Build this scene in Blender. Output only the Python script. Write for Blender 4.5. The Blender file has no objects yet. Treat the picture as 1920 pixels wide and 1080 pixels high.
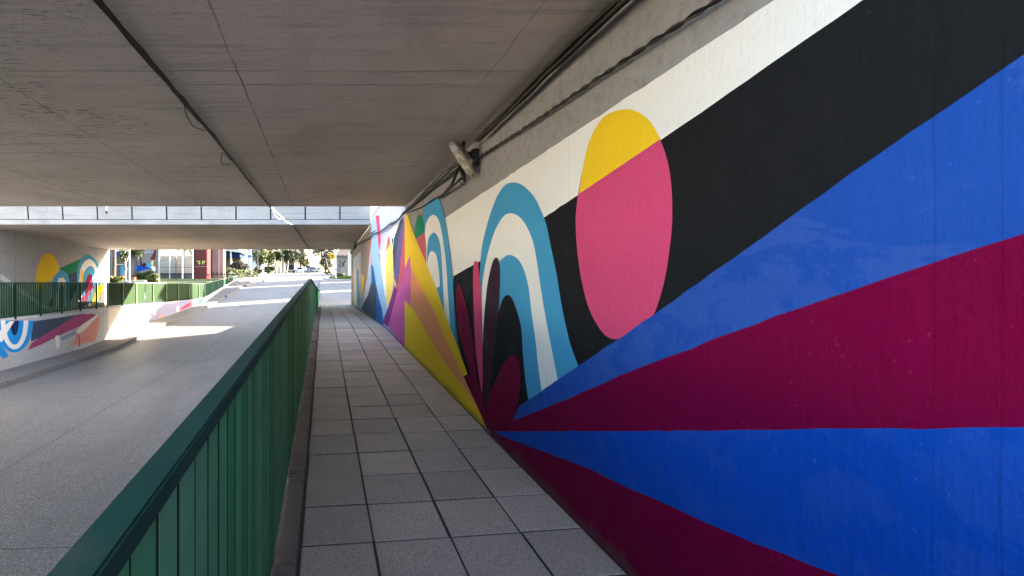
import bpy, bmesh, math, random
from mathutils import Vector, Matrix
from mathutils.geometry import tessellate_polygon
random.seed(7)
C = bpy.context.scene
COL = C.collection
R = math.radians
# ------------------------------------------------------------------ camera, sky, sun, exposure
FPX, VX, VY = 920.0, 607.0, 528.0          # the eye is the origin; the road runs along +Y
cam_d = bpy.data.cameras.new('camera'); cam = bpy.data.objects.new('camera', cam_d); COL.objects.link(cam)
cam.location = (0, 0, 0); cam.rotation_euler = (R(90), 0, 0)
cam_d.sensor_width = 36; cam_d.lens = FPX / 1920 * 36
cam_d.shift_x = (960 - VX) / 1920; cam_d.shift_y = -(540 - VY) / 1920
cam_d.clip_start = 0.05; cam_d.clip_end = 3000
C.camera = cam
SUN = Vector((2.4, 1.25, 1.0)).normalized()
ELEV = math.asin(SUN.z); AZ = math.atan2(SUN.x, SUN.y)
W = bpy.data.worlds.new('World'); C.world = W; W.use_nodes = True
nt = W.node_tree; bg = nt.nodes['Background']; sky = nt.nodes.new('ShaderNodeTexSky')
sky.sky_type = 'NISHITA'; sky.sun_disc = False; sky.sun_elevation = ELEV; sky.sun_rotation = AZ
sky.air_density = 1.0; sky.dust_density = 3.0; sky.ozone_density = 0.6
nt.links.new(sky.outputs[0], bg.inputs[0]); bg.inputs[1].default_value = 0.085
sd = bpy.data.lights.new('sun', 'SUN'); so = bpy.data.objects.new('sun', sd); COL.objects.link(so)
sd.energy = 5.0; sd.angle = R(0.5); sd.color = (1.0, 0.90, 0.76)
so.rotation_euler = SUN.to_track_quat('Z', 'Y').to_euler(); so.location = (30, 20, 30)
C.view_settings.view_transform = 'Standard'; C.view_settings.look = 'None'
C.view_settings.exposure = 3.62; C.view_settings.gamma = 1
C.view_settings.use_curve_mapping = False
C.cycles.max_bounces = 14; C.cycles.diffuse_bounces = 10; C.cycles.glossy_bounces = 4
C.cycles.use_denoising = True; C.cycles.sample_clamp_indirect = 10
C.cycles.caustics_reflective = False; C.cycles.caustics_refractive = False

# ------------------------------------------------------------------ materials
def lin(r, g, b, k=1.0):
    f = lambda v: (v / 255 / 12.92 if v / 255 <= .04045 else ((v / 255 + .055) / 1.055) ** 2.4) * k
    return (f(r), f(g), f(b))
MATS = {}
def nodes(name):
    m = bpy.data.materials.new(name); m.use_nodes = True; MATS[name] = m
    return m, m.node_tree, m.node_tree.nodes['Principled BSDF']
def pos(nt, sc=(1, 1, 1), rot=(0, 0, 0)):
    g = nt.nodes.new('ShaderNodeNewGeometry'); mp = nt.nodes.new('ShaderNodeMapping')
    mp.inputs['Scale'].default_value = sc; mp.inputs['Rotation'].default_value = rot
    nt.links.new(g.outputs['Position'], mp.inputs[0]); return mp.outputs[0]
def noise(nt, vec, scale, detail=4, rough=.55, dist=0):
    n = nt.nodes.new('ShaderNodeTexNoise'); n.inputs['Scale'].default_value = scale
    n.inputs['Detail'].default_value = detail; n.inputs['Roughness'].default_value = rough
    n.inputs['Distortion'].default_value = dist
    nt.links.new(vec, n.inputs['Vector']); return n.outputs[0]
def ramp(nt, val, a, b, va=0.0, vb=1.0):
    n = nt.nodes.new('ShaderNodeMapRange'); n.inputs[1].default_value = a; n.inputs[2].default_value = b
    n.inputs[3].default_value = va; n.inputs[4].default_value = vb
    nt.links.new(val, n.inputs[0]); return n.outputs[0]
def mth(nt, op, a, b=None):
    n = nt.nodes.new('ShaderNodeMath'); n.operation = op
    for i, v in enumerate((a, b)):
        if v is None: continue
        if isinstance(v, (int, float)): n.inputs[i].default_value = v
        else: nt.links.new(v, n.inputs[i])
    return n.outputs[0]
def mixc(nt, fac, a, b):
    n = nt.nodes.new('ShaderNodeMix'); n.data_type = 'RGBA'
    if isinstance(fac, (int, float)): n.inputs[0].default_value = fac
    else: nt.links.new(fac, n.inputs[0])
    for i, v in ((6, a), (7, b)):
        if isinstance(v, tuple): n.inputs[i].default_value = (*v, 1)
        else: nt.links.new(v, n.inputs[i])
    return n.outputs[2]
def bump(nt, bs, h, strength, dist=.01):
    b = nt.nodes.new('ShaderNodeBump'); b.inputs['Strength'].default_value = strength; b.inputs['Distance'].default_value = dist
    nt.links.new(h, b.inputs['Height']); nt.links.new(b.outputs[0], bs.inputs['Normal'])
def mat(name, col, rough=.6, var=.14, vs=3.0, bs=60, bst=.12, st=(1, 1, 1), metal=0, spec=.3, dirt=None, dirt_amt=.0):
    if name in MATS: return MATS[name]
    m, nt, b = nodes(name); v = pos(nt, st)
    f = ramp(nt, noise(nt, v, vs), .3, .7)
    c = mixc(nt, f, tuple(x * (1 - var) for x in col), tuple(min(.95, x * (1 + var)) for x in col))
    if dirt: c = mixc(nt, ramp(nt, noise(nt, v, vs * 2.3, 6, .7), .55, .75, 0, dirt_amt), c, dirt)
    nt.links.new(c, b.inputs['Base Color']); b.inputs['Roughness'].default_value = rough
    b.inputs['Metallic'].default_value = metal; b.inputs['Specular IOR Level'].default_value = spec
    if bst: bump(nt, b, noise(nt, v, bs, 3), bst)
    return m
def paint(name, rgb, k=.92, var=.05, patch=None, patch_amt=.42):
    """hand-rolled wall paint on concrete: faint vertical roller marks, patchy second coat, rough plaster below"""
    m, nt, b = nodes(name); col = lin(*rgb, k)
    v = pos(nt); vs = pos(nt, (6, 6, .7))
    f = ramp(nt, noise(nt, v, 1.3, 5), .3, .7); f2 = ramp(nt, noise(nt, vs, 3.0, 4), .3, .7)
    c = mixc(nt, f, tuple(x * (1 - var) for x in col), tuple(min(.9, x * (1 + var)) for x in col))
    c = mixc(nt, mth(nt, 'MULTIPLY', f2, .25), c, tuple(x * (1 - 2 * var) for x in col))
    if patch: c = mixc(nt, ramp(nt, noise(nt, pos(nt, (1, 1.3, 2.6), (R(24), 0, 0)), 1.5, 7, .68, 1.2), .48, .53, 0, patch_amt), c, lin(*patch, k))
    sp = ramp(nt, noise(nt, v, 55, 2, .4), .735, .755, 0, .5)
    c = mixc(nt, sp, c, tuple(min(.8, x * 1.5 + .03) for x in col))
    crk = mth(nt, 'ABSOLUTE', mth(nt, 'SUBTRACT', noise(nt, v, .9, 6, .6, .4), .5))
    c = mixc(nt, ramp(nt, crk, .0005, .0018, .09, 0), c, tuple(x * .4 for x in col))
    g = nt.nodes.new('ShaderNodeNewGeometry'); sx = nt.nodes.new('ShaderNodeSeparateXYZ'); nt.links.new(g.outputs[0], sx.inputs[0])
    wy = mth(nt, 'ADD', sx.outputs[1], mth(nt, 'MULTIPLY', mth(nt, 'SUBTRACT', noise(nt, v, 4, 4), .5), .02))
    for y0 in (1.045, 1.162, 2.9, 5.3):
        c = mixc(nt, ramp(nt, mth(nt, 'ABSOLUTE', mth(nt, 'SUBTRACT', wy, y0)), .0008, .0026, .28, 0), c, tuple(x * .3 for x in col))
    hgt = mth(nt, 'SUBTRACT', mth(nt, 'SUBTRACT', sx.outputs[2], mth(nt, 'MULTIPLY', mth(nt, 'MINIMUM', sx.outputs[1], 11.0), .0337)), -1.45)
    hgt = mth(nt, 'ADD', hgt, mth(nt, 'MULTIPLY', mth(nt, 'SUBTRACT', noise(nt, v, 7, 6, .7), .5), .22))
    c = mixc(nt, mth(nt, 'MULTIPLY', ramp(nt, hgt, .0, .06, .45, 0), ramp(nt, sx.outputs[0], .5, 1, 0, 1)), c, (.13, .11, .09))
    nt.links.new(c, b.inputs['Base Color'])
    nt.links.new(ramp(nt, noise(nt, v, 6, 3), .3, .7, .62, .82), b.inputs['Roughness'])
    b.inputs['Specular IOR Level'].default_value = .08
    h = mth(nt, 'ADD', mth(nt, 'MULTIPLY', noise(nt, v, 26, 6, .62), 1.0), mth(nt, 'MULTIPLY', noise(nt, vs, 7, 3), .6))
    bump(nt, b, h, .46, .013); return m
def concrete(name, base, boards=True, scratch=.0, seams=None, dark=.55):
    m, nt, b = nodes(name); v = pos(nt)
    big = ramp(nt, noise(nt, v, .55, 5, .6), .32, .68)
    c = mixc(nt, big, tuple(x * .82 for x in base), tuple(x * 1.12 for x in base))
    st = noise(nt, pos(nt, (.5, 7, 7)), 2.4, 6, .65)
    c = mixc(nt, ramp(nt, st, .5, .7, 0, .6), c, tuple(x * .55 for x in base))
    c = mixc(nt, ramp(nt, noise(nt, pos(nt, (.9, .35, .9)), 1.3, 6, .7, .4), .56, .72, 0, .4), c, tuple(x * .5 for x in base))
    fine = noise(nt, v, 70, 3, .6)
    c = mixc(nt, ramp(nt, fine, .35, .65, 0, .22), c, tuple(x * .62 for x in base))
    if scratch:
        sc = noise(nt, pos(nt, (5, 34, 20), (0, 0, R(9))), 1.9, 3, .6, .9)
        msk = ramp(nt, noise(nt, pos(nt, (1, .7, 1)), .9, 4, .6), .42, .58)
        g = nt.nodes.new('ShaderNodeNewGeometry'); sx = nt.nodes.new('ShaderNodeSeparateXYZ'); nt.links.new(g.outputs[0], sx.inputs[0])
        left = ramp(nt, sx.outputs[0], -.6, -1.7, .22, 1)
        k = mth(nt, 'MULTIPLY', mth(nt, 'MULTIPLY', ramp(nt, sc, .575, .625, 0, scratch), msk), left)
        c = mixc(nt, k, c, tuple(x * .16 for x in base))
    pits = ramp(nt, noise(nt, v, 38, 2, .5), .735, .76, 0, .7)
    c = mixc(nt, pits, c, tuple(x * .3 for x in base))
    if seams:
        g = nt.nodes.new('ShaderNodeNewGeometry'); sx = nt.nodes.new('ShaderNodeSeparateXYZ'); nt.links.new(g.outputs[0], sx.inputs[0])
        wob = mth(nt, 'MULTIPLY', mth(nt, 'SUBTRACT', noise(nt, v, 3, 4), .5), .035)
        for ax, x0, w, s in seams:
            d = mth(nt, 'ABSOLUTE', mth(nt, 'SUBTRACT', mth(nt, 'ADD', sx.outputs[ax], wob), x0))
            brk = ramp(nt, noise(nt, v, 2.3, 3), .35, .6, .25, 1)
            c = mixc(nt, mth(nt, 'MULTIPLY', ramp(nt, d, w * .3, w, s, 0), brk), c, tuple(x * .2 for x in base))
    nt.links.new(c, b.inputs['Base Color']); b.inputs['Roughness'].default_value = .85
    b.inputs['Specular IOR Level'].default_value = .2
    h = mth(nt, 'ADD', fine, mth(nt, 'MULTIPLY', st, 1.2)); bump(nt, b, h, .3 if scratch else .14, .012); return m

SE = [(0, -.55, .008, .9), (0, 1.06, .006, .65), (0, -2.14, .009, .9), (0, -3.75, .01, .8), (0, -5.3, .01, .7)]
for y in (1.9, 3.12, 3.34, 4.48, 5.1, 6.3, 7.1, 7.9): SE.append((1, y, .008, .7))
concrete('soffit concrete', (.50, .455, .42), scratch=1.0, seams=SE)
concrete('far soffit concrete', (.48, .41, .345), seams=[(0, -2.2, .012, .6), (0, -.6, .01, .4)])
concrete('wall concrete', (.335, .312, .293), seams=[(1, 2.9, .003, .4), (1, 6.2, .003, .3)])
concrete('stained concrete', (.52, .50, .485), seams=[(1, 17.2, .02, .6), (1, 19.6, .02, .6), (1, 21.9, .02, .5)])
concrete('fascia concrete', (.40, .412, .43))
concrete('pale concrete', (.46, .45, .44))
concrete('plaza concrete', (.52, .49, .45))
concrete('kerb concrete', (.27, .245, .22))
concrete('old kerb concrete', (.19, .178, .168))
concrete('upstand concrete', (.24, .19, .155))
concrete('bed mortar', (.12, .102, .088))
def road_mat():
    m, nt, b = nodes('road concrete'); v = pos(nt); base = (.228, .204, .186)
    c = mixc(nt, ramp(nt, noise(nt, v, .35, 5, .6), .3, .7), tuple(x * .85 for x in base), tuple(x * 1.1 for x in base))
    fine = noise(nt, v, 62, 4, .75)
    c = mixc(nt, ramp(nt, fine, .42, .6, 0, .85), c, tuple(x * .42 for x in base))
    c = mixc(nt, ramp(nt, noise(nt, v, 80, 2, .5), .58, .66, 0, .6), c, (.5, .49, .5))
    c = mixc(nt, ramp(nt, noise(nt, v, 34, 3, .7), .5, .62, 0, .6), c, tuple(x * .38 for x in base))
    c = mixc(nt, ramp(nt, noise(nt, v, 44, 2, .6), .6, .68, 0, .6), c, (.46, .44, .43))
    g = nt.nodes.new('ShaderNodeNewGeometry'); sx = nt.nodes.new('ShaderNodeSeparateXYZ'); nt.links.new(g.outputs[0], sx.inputs[0])
    wob = mth(nt, 'MULTIPLY', mth(nt, 'SUBTRACT', noise(nt, v, 1.2, 4), .5), .16)
    X = mth(nt, 'ADD', sx.outputs[0], wob); Y = mth(nt, 'ADD', sx.outputs[1], wob)
    for a, x0, w in [(X, -4.36, .013)] + [(Y, 4.7 + 6.1 * i, .013) for i in range(-1, 8)]:
        d = mth(nt, 'ABSOLUTE', mth(nt, 'SUBTRACT', a, x0)); c = mixc(nt, ramp(nt, d, w * .4, w, .8, 0), c, (.04, .04, .042))
    c = mixc(nt, ramp(nt, noise(nt, pos(nt, (1, .5, 1)), .7, 6, .7, .5), .5, .66, 0, .45), c, tuple(x * .5 for x in base))
    c = mixc(nt, ramp(nt, noise(nt, v, 3.4, 4, .6), .68, .74, 0, .6), c, (.05, .047, .045))
    # tyre-polished, darker wheel tracks and drips of oil
    tr = noise(nt, pos(nt, (1.6, .06, 1)), 1.6, 3); c = mixc(nt, ramp(nt, tr, .52, .7, 0, .3), c, tuple(x * .55 for x in base))
    nt.links.new(c, b.inputs['Base Color']); b.inputs['Roughness'].default_value = .62; b.inputs['Specular IOR Level'].default_value = .35
    bump(nt, b, mth(nt, 'ADD', fine, noise(nt, v, 25, 2)), .55, .012); return m
road_mat()
def tile_mat():
    m, nt, b = nodes('paving tile'); v = pos(nt); base = (.61, .485, .395)
    c = mixc(nt, ramp(nt, noise(nt, v, 1.6, 5, .6), .3, .7), tuple(x * .8 for x in base), tuple(x * 1.12 for x in base))
    at = nt.nodes.new('ShaderNodeVertexColor'); at.layer_name = 'tone'
    mul = nt.nodes.new('ShaderNodeMix'); mul.data_type = 'RGBA'; mul.blend_type = 'MULTIPLY'; mul.inputs[0].default_value = 1
    nt.links.new(c, mul.inputs[6]); nt.links.new(at.outputs[0], mul.inputs[7]); c = mul.outputs[2]
    fine = noise(nt, v, 110, 4, .75)
    c = mixc(nt, ramp(nt, fine, .42, .6, 0, .8), c, tuple(x * .42 for x in base))
    c = mixc(nt, ramp(nt, noise(nt, v, 120, 2, .5), .57, .64, 0, .55), c, (.66, .62, .58))
    c = mixc(nt, ramp(nt, noise(nt, v, 48, 4, .8), .56, .7, 0, .5), c, tuple(x * .4 for x in base))
    c = mixc(nt, ramp(nt, noise(nt, v, 9, 5, .7), .6, .8, 0, .35), c, tuple(x * .4 for x in base))
    nt.links.new(c, b.inputs['Base Color']); b.inputs['Roughness'].default_value = .75
    bump(nt, b, mth(nt, 'ADD', fine, noise(nt, v, 45, 3)), .6, .006)
tile_mat()
paint('white paint', (248, 242, 233), k=.95, var=.02)
paint('black paint', (30, 31, 33), k=1.0, var=.08)
paint('blue paint', (8, 76, 182), patch=(56, 94, 178), patch_amt=.2)
paint('upper blue paint', (34, 82, 172), patch=(78, 106, 180), patch_amt=.28)
paint('burgundy paint', (124, 0, 58), var=.08)
paint('pink paint', (224, 80, 124))
paint('yellow paint', (255, 203, 40), k=1, var=.03)
paint('sky blue paint', (78, 165, 208))
paint('purple paint', (62, 38, 52))
paint('orange paint', (250, 158, 104), k=1)
paint('magenta paint', (222, 106, 172))
paint('green paint mural', (24, 140, 92))
paint('rose paint', (214, 98, 112))
paint('violet paint', (142, 62, 142))
paint('slate paint', (66, 78, 96))
paint('indigo paint', (104, 96, 140))
paint('deep blue paint', (28, 106, 172))
paint('pale blue paint', (160, 200, 234))
paint('lemon paint', (250, 222, 120))
paint('lavender paint', (196, 200, 224))
paint('taupe paint', (156, 146, 138))
paint('cream paint', (236, 226, 206))
paint('teal paint', (110, 150, 160))
paint('navy paint', (22, 48, 90))
paint('bright blue paint', (38, 150, 222))
paint('salmon paint', (224, 150, 130))
paint('raspberry paint', (168, 74, 112))
paint('dusk paint', (150, 146, 170))
mat('green metal', (.074, .30, .135), .65, .16, 1.4, 30, .1, spec=.12, dirt=(.08, .14, .09), dirt_amt=.5)
mat('green metal worn', (.10, .29, .155), .65, .2, 2.4, 30, .1, spec=.12, dirt=(.12, .14, .11), dirt_amt=.6)
mat('slat gap shade', (.006, .014, .01), .9)  # near black, stands in for the shade between railing slats
mat('rail green', (.008, .042, .02), .7, .2, 2, spec=.08)
mat('green metal shade', (.045, .22, .095), .65, .16, 1.4, 30, .1, spec=.12)
mat('dark green cap', (.012, .05, .036), .62, spec=.14, var=.2, vs=2.0, bs=26, bst=.15, dirt=(.085, .075, .06), dirt_amt=.6)
mat('olive metal', (.017, .038, .013), .7, .12, 2, spec=.08)
mat('pale green metal', (.16, .23, .15), .55, .12, 2)
mat('black cable', (.012, .011, .010), .5, .2, 4)
mat('brown cable', (.06, .048, .04), .5, .3, 9)
mat('sun painted cable', (.72, .70, .66), .5)  # white paints in the sun on a cable that is black under the bridge
mat('grey metal', (.28, .27, .26), .45, .2, 6, metal=.7)
mat('dull metal', (.22, .2, .18), .6, .25, 12)
mat('white metal', (.78, .77, .74), .5, .1, 3)
mat('black metal', (.02, .02, .021), .5)
mat('rusty metal', (.20, .10, .05), .7, .35, 5)
mat('grass', (.05, .07, .02), .9, .4, .9, 25, .6)
mat('soil', (.16, .12, .08), .95, .3, .6, 12, .5)
mat('bright grass', (.12, .17, .03), .9, .35, 1.2, 25, .6)
mat('leaf dark', (.018, .03, .012), .55, .4, 2, bst=0)
mat('leaf mid', (.032, .052, .018), .55, .4, 2, bst=0)
mat('leaf light', (.06, .085, .02), .55, .4, 2, bst=0)
mat('leaf yellow', (.12, .125, .024), .55, .35, 2, bst=0)
mat('leaf olive', (.05, .047, .03), .6, .4, 2, bst=0)
mat('leaf grey', (.075, .066, .05), .6, .4, 2, bst=0)
mat('leaf rust', (.08, .028, .016), .6, .4, 2, bst=0)
mat('bark', (.10, .078, .062), .9, .35, 3, 14, .7, (3, 3, .6))
mat('dark bark', (.07, .06, .05), .9, .3, 3)
mat('white bark', (.32, .29, .25), .8, .2, 3, 14, .4)
mat('plaster white', (.62, .60, .57), .8, .08, 1)
mat('plaster pink', (.36, .27, .24), .8, .12, 1, dirt=(.40, .22, .16), dirt_amt=.4)
mat('plaster grey', (.20, .195, .20), .8, .12, 1)
mat('shutter grey', (.25, .24, .23), .6, .14, 1.2, st=(1, 1, 5), dirt=(.3, .25, .2), dirt_amt=.4)
mat('red paint', (.10, .010, .014), .5, .12, 1.5)
mat('roof dark', (.09, .09, .11), .7, .2, 2)
mat('roof tile', (.12, .09, .08), .8, .3, 4)
mat('sign yellow', (.62, .33, .006), .45, .05)
mat('sign green', (.45, .62, .12), .5, .05)
mat('sign blue', (.05, .16, .50), .45, .05)
mat('terracotta', (.36, .14, .08), .8, .2, 5)
mat('orange glaze', (.72, .16, .04), .4, .1, 5)
mat('awning blue', (.02, .06, .17), .7, .15, 3)
mat('dark glass', (.02, .023, .028), .08, .1, 2, bst=0, spec=.6)
mat('car dark', (.012, .012, .016), .25, .1, 2, bst=0, spec=.6)
mat('car blue', (.035, .06, .11), .25, .1, 2, bst=0, spec=.6)
mat('car white', (.72, .72, .72), .3, .05, 2, bst=0, spec=.5)
mat('car silver', (.38, .39, .41), .25, .05, 2, bst=0, spec=.5)
mat('tyre', (.015, .015, .015), .8)
mat('lamp red', (.4, .02, .02), .25, .05)
mat('reflector', (.75, .73, .68), .18, .08, 20, metal=.6)
def lens_mat():
    m, nt, b = nodes('ribbed lens'); v = pos(nt)
    n = nt.nodes.new('ShaderNodeTexWave'); n.inputs['Scale'].default_value = 30; n.bands_direction = 'DIAGONAL'
    n.inputs['Distortion'].default_value = 3; nt.links.new(v, n.inputs[0])
    c = mixc(nt, n.outputs[1], (.30, .25, .19), (.66, .58, .46))
    c = mixc(nt, ramp(nt, noise(nt, v, 60, 3), .5, .7, 0, .6), c, (.16, .13, .10))
    nt.links.new(c, b.inputs['Base Color']); b.inputs['Roughness'].default_value = .3
    bump(nt, b, n.outputs[1], .6, .01)
lens_mat()

# ------------------------------------------------------------------ builders
class MB:
    def __init__(s): s.v = []; s.f = []; s.m = []; s.mats = []; s.col = None
    def mi(s, m):
        m = MATS[m] if isinstance(m, str) else m
        if m not in s.mats: s.mats.append(m)
        return s.mats.index(m)
    def face(s, pts, m):
        b = len(s.v); s.v += [tuple(p) for p in pts]; s.f.append(tuple(range(b, b + len(pts)))); s.m.append(s.mi(m))
    def box(s, x0, x1, y0, y1, z0, z1, m):
        b = len(s.v); s.v += [(x, y, z) for z in (z0, z1) for y in (y0, y1) for x in (x0, x1)]
        s.f += [tuple(b + i for i in q) for q in ((0, 2, 3, 1), (4, 5, 7, 6), (0, 1, 5, 4), (2, 6, 7, 3), (0, 4, 6, 2), (1, 3, 7, 5))]
        s.m += [s.mi(m)] * 6
    def hexa(s, p, m):      # eight corners: four below, four above, both anticlockwise
        b = len(s.v); s.v += [tuple(q) for q in p]
        s.f += [tuple(b + i for i in q) for q in ((3, 2, 1, 0), (4, 5, 6, 7), (0, 1, 5, 4), (1, 2, 6, 5), (2, 3, 7, 6), (3, 0, 4, 7))]
        s.m += [s.mi(m)] * 6
    def prism(s, poly, axis, a, b_, m):   # polygon in the plane across `axis`, extruded from a to b_
        def P(u, w, t): return {0: (t, u, w), 1: (u, t, w), 2: (u, w, t)}[axis]
        n = len(poly); b = len(s.v); s.v += [P(u, w, a) for u, w in poly] + [P(u, w, b_) for u, w in poly]
        for i in range(n): s.f.append((b + i, b + (i + 1) % n, b + n + (i + 1) % n, b + n + i)); s.m.append(s.mi(m))
        for t in tessellate_polygon([[Vector((u, w, 0)) for u, w in poly]]):
            s.f.append(tuple(b + i for i in t)); s.f.append(tuple(b + n + i for i in reversed(t))); s.m += [s.mi(m)] * 2
    def tube(s, pts, r, m, n=7, caps=True):
        pts = [Vector(p) for p in pts]; rs = r if isinstance(r, (list, tuple)) else [r] * len(pts); b0 = len(s.v); k = s.mi(m)
        up = None
        for i, p in enumerate(pts):
            d = (pts[min(i + 1, len(pts) - 1)] - pts[max(i - 1, 0)])
            d = d.normalized() if d.length > 1e-9 else Vector((0, 0, 1))
            if up is None: up = d.orthogonal().normalized()
            up = (up - d * up.dot(d)).normalized(); w = d.cross(up)
            for j in range(n):
                a = 2 * math.pi * j / n; s.v.append(tuple(p + (up * math.cos(a) + w * math.sin(a)) * rs[i]))
        for i in range(len(pts) - 1):
            for j in range(n):
                a = b0 + i * n + j; c = b0 + i * n + (j + 1) % n; s.f.append((a, c, c + n, a + n)); s.m.append(k)
        if caps:
            s.f.append(tuple(b0 + j for j in reversed(range(n)))); s.f.append(tuple(b0 + (len(pts) - 1) * n + j for j in range(n))); s.m += [k, k]
    def lathe(s, prof, c, m, n=16, axis='z'):
        b0 = len(s.v); k = s.mi(m)
        for r, h in prof:
            for j in range(n):
                a = 2 * math.pi * j / n; u, w = r * math.cos(a), r * math.sin(a)
                s.v.append({'z': (c[0] + u, c[1] + w, c[2] + h), 'x': (c[0] + h, c[1] + u, c[2] + w), 'y': (c[0] + u, c[1] + h, c[2] + w)}[axis])
        for i in range(len(prof) - 1):
            for j in range(n):
                a = b0 + i * n + j; e = b0 + i * n + (j + 1) % n; s.f.append((a, e, e + n, a + n)); s.m.append(k)
        s.f.append(tuple(b0 + j for j in range(n))); s.f.append(tuple(b0 + (len(prof) - 1) * n + j for j in range(n))); s.m += [k, k]
    def leaves(s, centre, rad, n, size, ms, clumps=14, flat=0.0, rnd=random):
        cs = []
        for _ in range(clumps):
            d = Vector((rnd.gauss(0, 1), rnd.gauss(0, 1), rnd.gauss(0, 1))).normalized() * (rnd.uniform(.35, 1) ** .6)
            cs.append((Vector(centre) + Vector((d.x * rad[0], d.y * rad[1], d.z * rad[2])) * .78, rnd.uniform(.26, .46), rnd.choice(ms)))
        for i in range(n):
            c, k, mm = cs[i % clumps]
            d = Vector((rnd.gauss(0, 1), rnd.gauss(0, 1), rnd.gauss(0, 1))).normalized() * rnd.uniform(.2, 1) ** .5
            p = c + Vector((d.x * rad[0], d.y * rad[1], d.z * rad[2])) * k
            u = Vector((rnd.gauss(0, 1), rnd.gauss(0, 1), rnd.gauss(0, 1) * (1 - flat))).normalized(); w = u.orthogonal().normalized()
            w.rotate(Matrix.Rotation(rnd.uniform(0, 6.28), 3, u)); z = size * rnd.uniform(.6, 1.35)
            s.face([p - u * z, p + w * z * .42, p + u * z, p - w * z * .42], mm if rnd.random() < .8 else rnd.choice(ms))
    def build(s, name, parent=None, smooth=False, bevel=0):
        me = bpy.data.meshes.new(name); o = bpy.data.objects.new(name, me); COL.objects.link(o)
        off = Vector((0, 0, 0))
        if parent is not None:
            o.parent = parent; p = parent
            while p is not None: off += p.location; p = p.parent
        me.from_pydata([(a - off.x, b - off.y, c - off.z) for a, b, c in s.v], [], s.f)
        for m in s.mats: me.materials.append(m)
        for p, k in zip(me.polygons, s.m): p.material_index = k; p.use_smooth = smooth
        if s.col:
            ca = me.color_attributes.new('tone', 'FLOAT_COLOR', 'POINT')
            for i, cc in enumerate(s.col): ca.data[i].color = (cc, cc, cc, 1)
        if bevel:
            bm = bmesh.new(); bm.from_mesh(me); bmesh.ops.remove_doubles(bm, verts=bm.verts, dist=1e-5)
            bmesh.ops.recalc_face_normals(bm, faces=bm.faces)
            bmesh.ops.bevel(bm, geom=list(bm.edges), offset=bevel, segments=2, affect='EDGES', clamp_overlap=True); bm.to_mesh(me); bm.free()
        me.update(); return o
def thing(name, label, cat, loc=(0, 0, 0), group=None):
    o = bpy.data.objects.new(name, None); COL.objects.link(o); o.location = loc; o.empty_display_size = .2
    o['label'] = label; o['category'] = cat
    if group: o['group'] = group
    return o
def tag(o, label, cat, group=None, kind=None):
    o['label'] = label; o['category'] = cat
    if group: o['group'] = group
    if kind: o['kind'] = kind
    return o
def struct(o, label, cat): o['kind'] = 'structure'; o['label'] = label; o['category'] = cat; return o
def copy_tree(o, parent=None):
    c = o.copy(); COL.objects.link(c); c.parent = parent
    for ch in list(o.children): copy_tree(ch, c)
    return c
def P(px, py, Y): return Vector(((px - VX) / FPX * Y, Y, -(py - VY) / FPX * Y))
def interp(t, x):
    if x <= t[0][0]: return t[0][1]
    for (a, va), (b, vb) in zip(t, t[1:]):
        if x <= b: return va + (vb - va) * (x - a) / (b - a)
    return t[-1][1]
FAR = [(52, .40), (65, .95), (118, 2.05), (250, 4.9), (600, 12)]
ROAD = [(-60, 1.6), (-36, .8), (-7, -2.5), (0, -2.56), (18, -2.56), (20.5, -2.42), (24, -2.12), (30.5, -1.42), (40, -.5), (48, .16)] + FAR
PATH = [(-60, 1.6), (-36, .8), (-8, -1.66), (-4, -1.585), (0, -1.45), (11.6, -1.06), (24.7, -1.2), (30, -.92), (40, -.32), (46, .05)] + FAR
LEFT = [(-60, 1.6), (-36, .8), (-12, -1.1), (24.7, -1.1), (30.5, -.75), (34, -.2), (40, .15), (46, .35)] + FAR
zr = lambda y: interp(ROAD, y)
zp = lambda y: interp(PATH, y)
zl = lambda y: interp(LEFT, y)

# ------------------------------------------------------------------ ground, road, pavements
def build_ground():
    ys = [-60, -36, -20, -12, -8, -4, -2.91, -2.89, 8, 14, 14.94, 14.96, 18, 20.5, 24, 24.69, 24.71, 26, 28, 30, 30.5, 32, 34, 36, 38, 40, 42, 44, 46, 47.9, 48.1, 50, 52, 58, 65, 80, 100, 118, 160, 250, 400, 900]
    xs = [-900, -300, -100, -50, -30, -20, -14, -11.31, -11.29, -8.92, -8.90, -5, -.38, -.36, .5, 1.93, 1.95, 5, 10, 20, 40, 100, 300, 900]
    def h(x, y):
        if (-2.9 < y < 24.7 and x > 1.94) or (14.95 < y < 24.7 and x < -11.3): return 1.92
        if -8.91 < x < -.37 and y < 48: return zr(y) - .05
        return (zl(y) if x < -5 else zp(y)) - .05
    mb = MB()
    for y in ys:
        for x in xs: mb.v.append((x, y, h(x, y)))
    n = len(xs)
    for j in range(len(ys) - 1):
        for i in range(n - 1):
            a = j * n + i; mb.f.append((a, a + 1, a + n + 1, a + n))
            mb.m.append(mb.mi('soil' if ys[j] < 24.7 and xs[i] < -11 else 'grass'))
    struct(mb.build('ground'), 'grassy ground around the underpass', 'ground')
build_ground()
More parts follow.
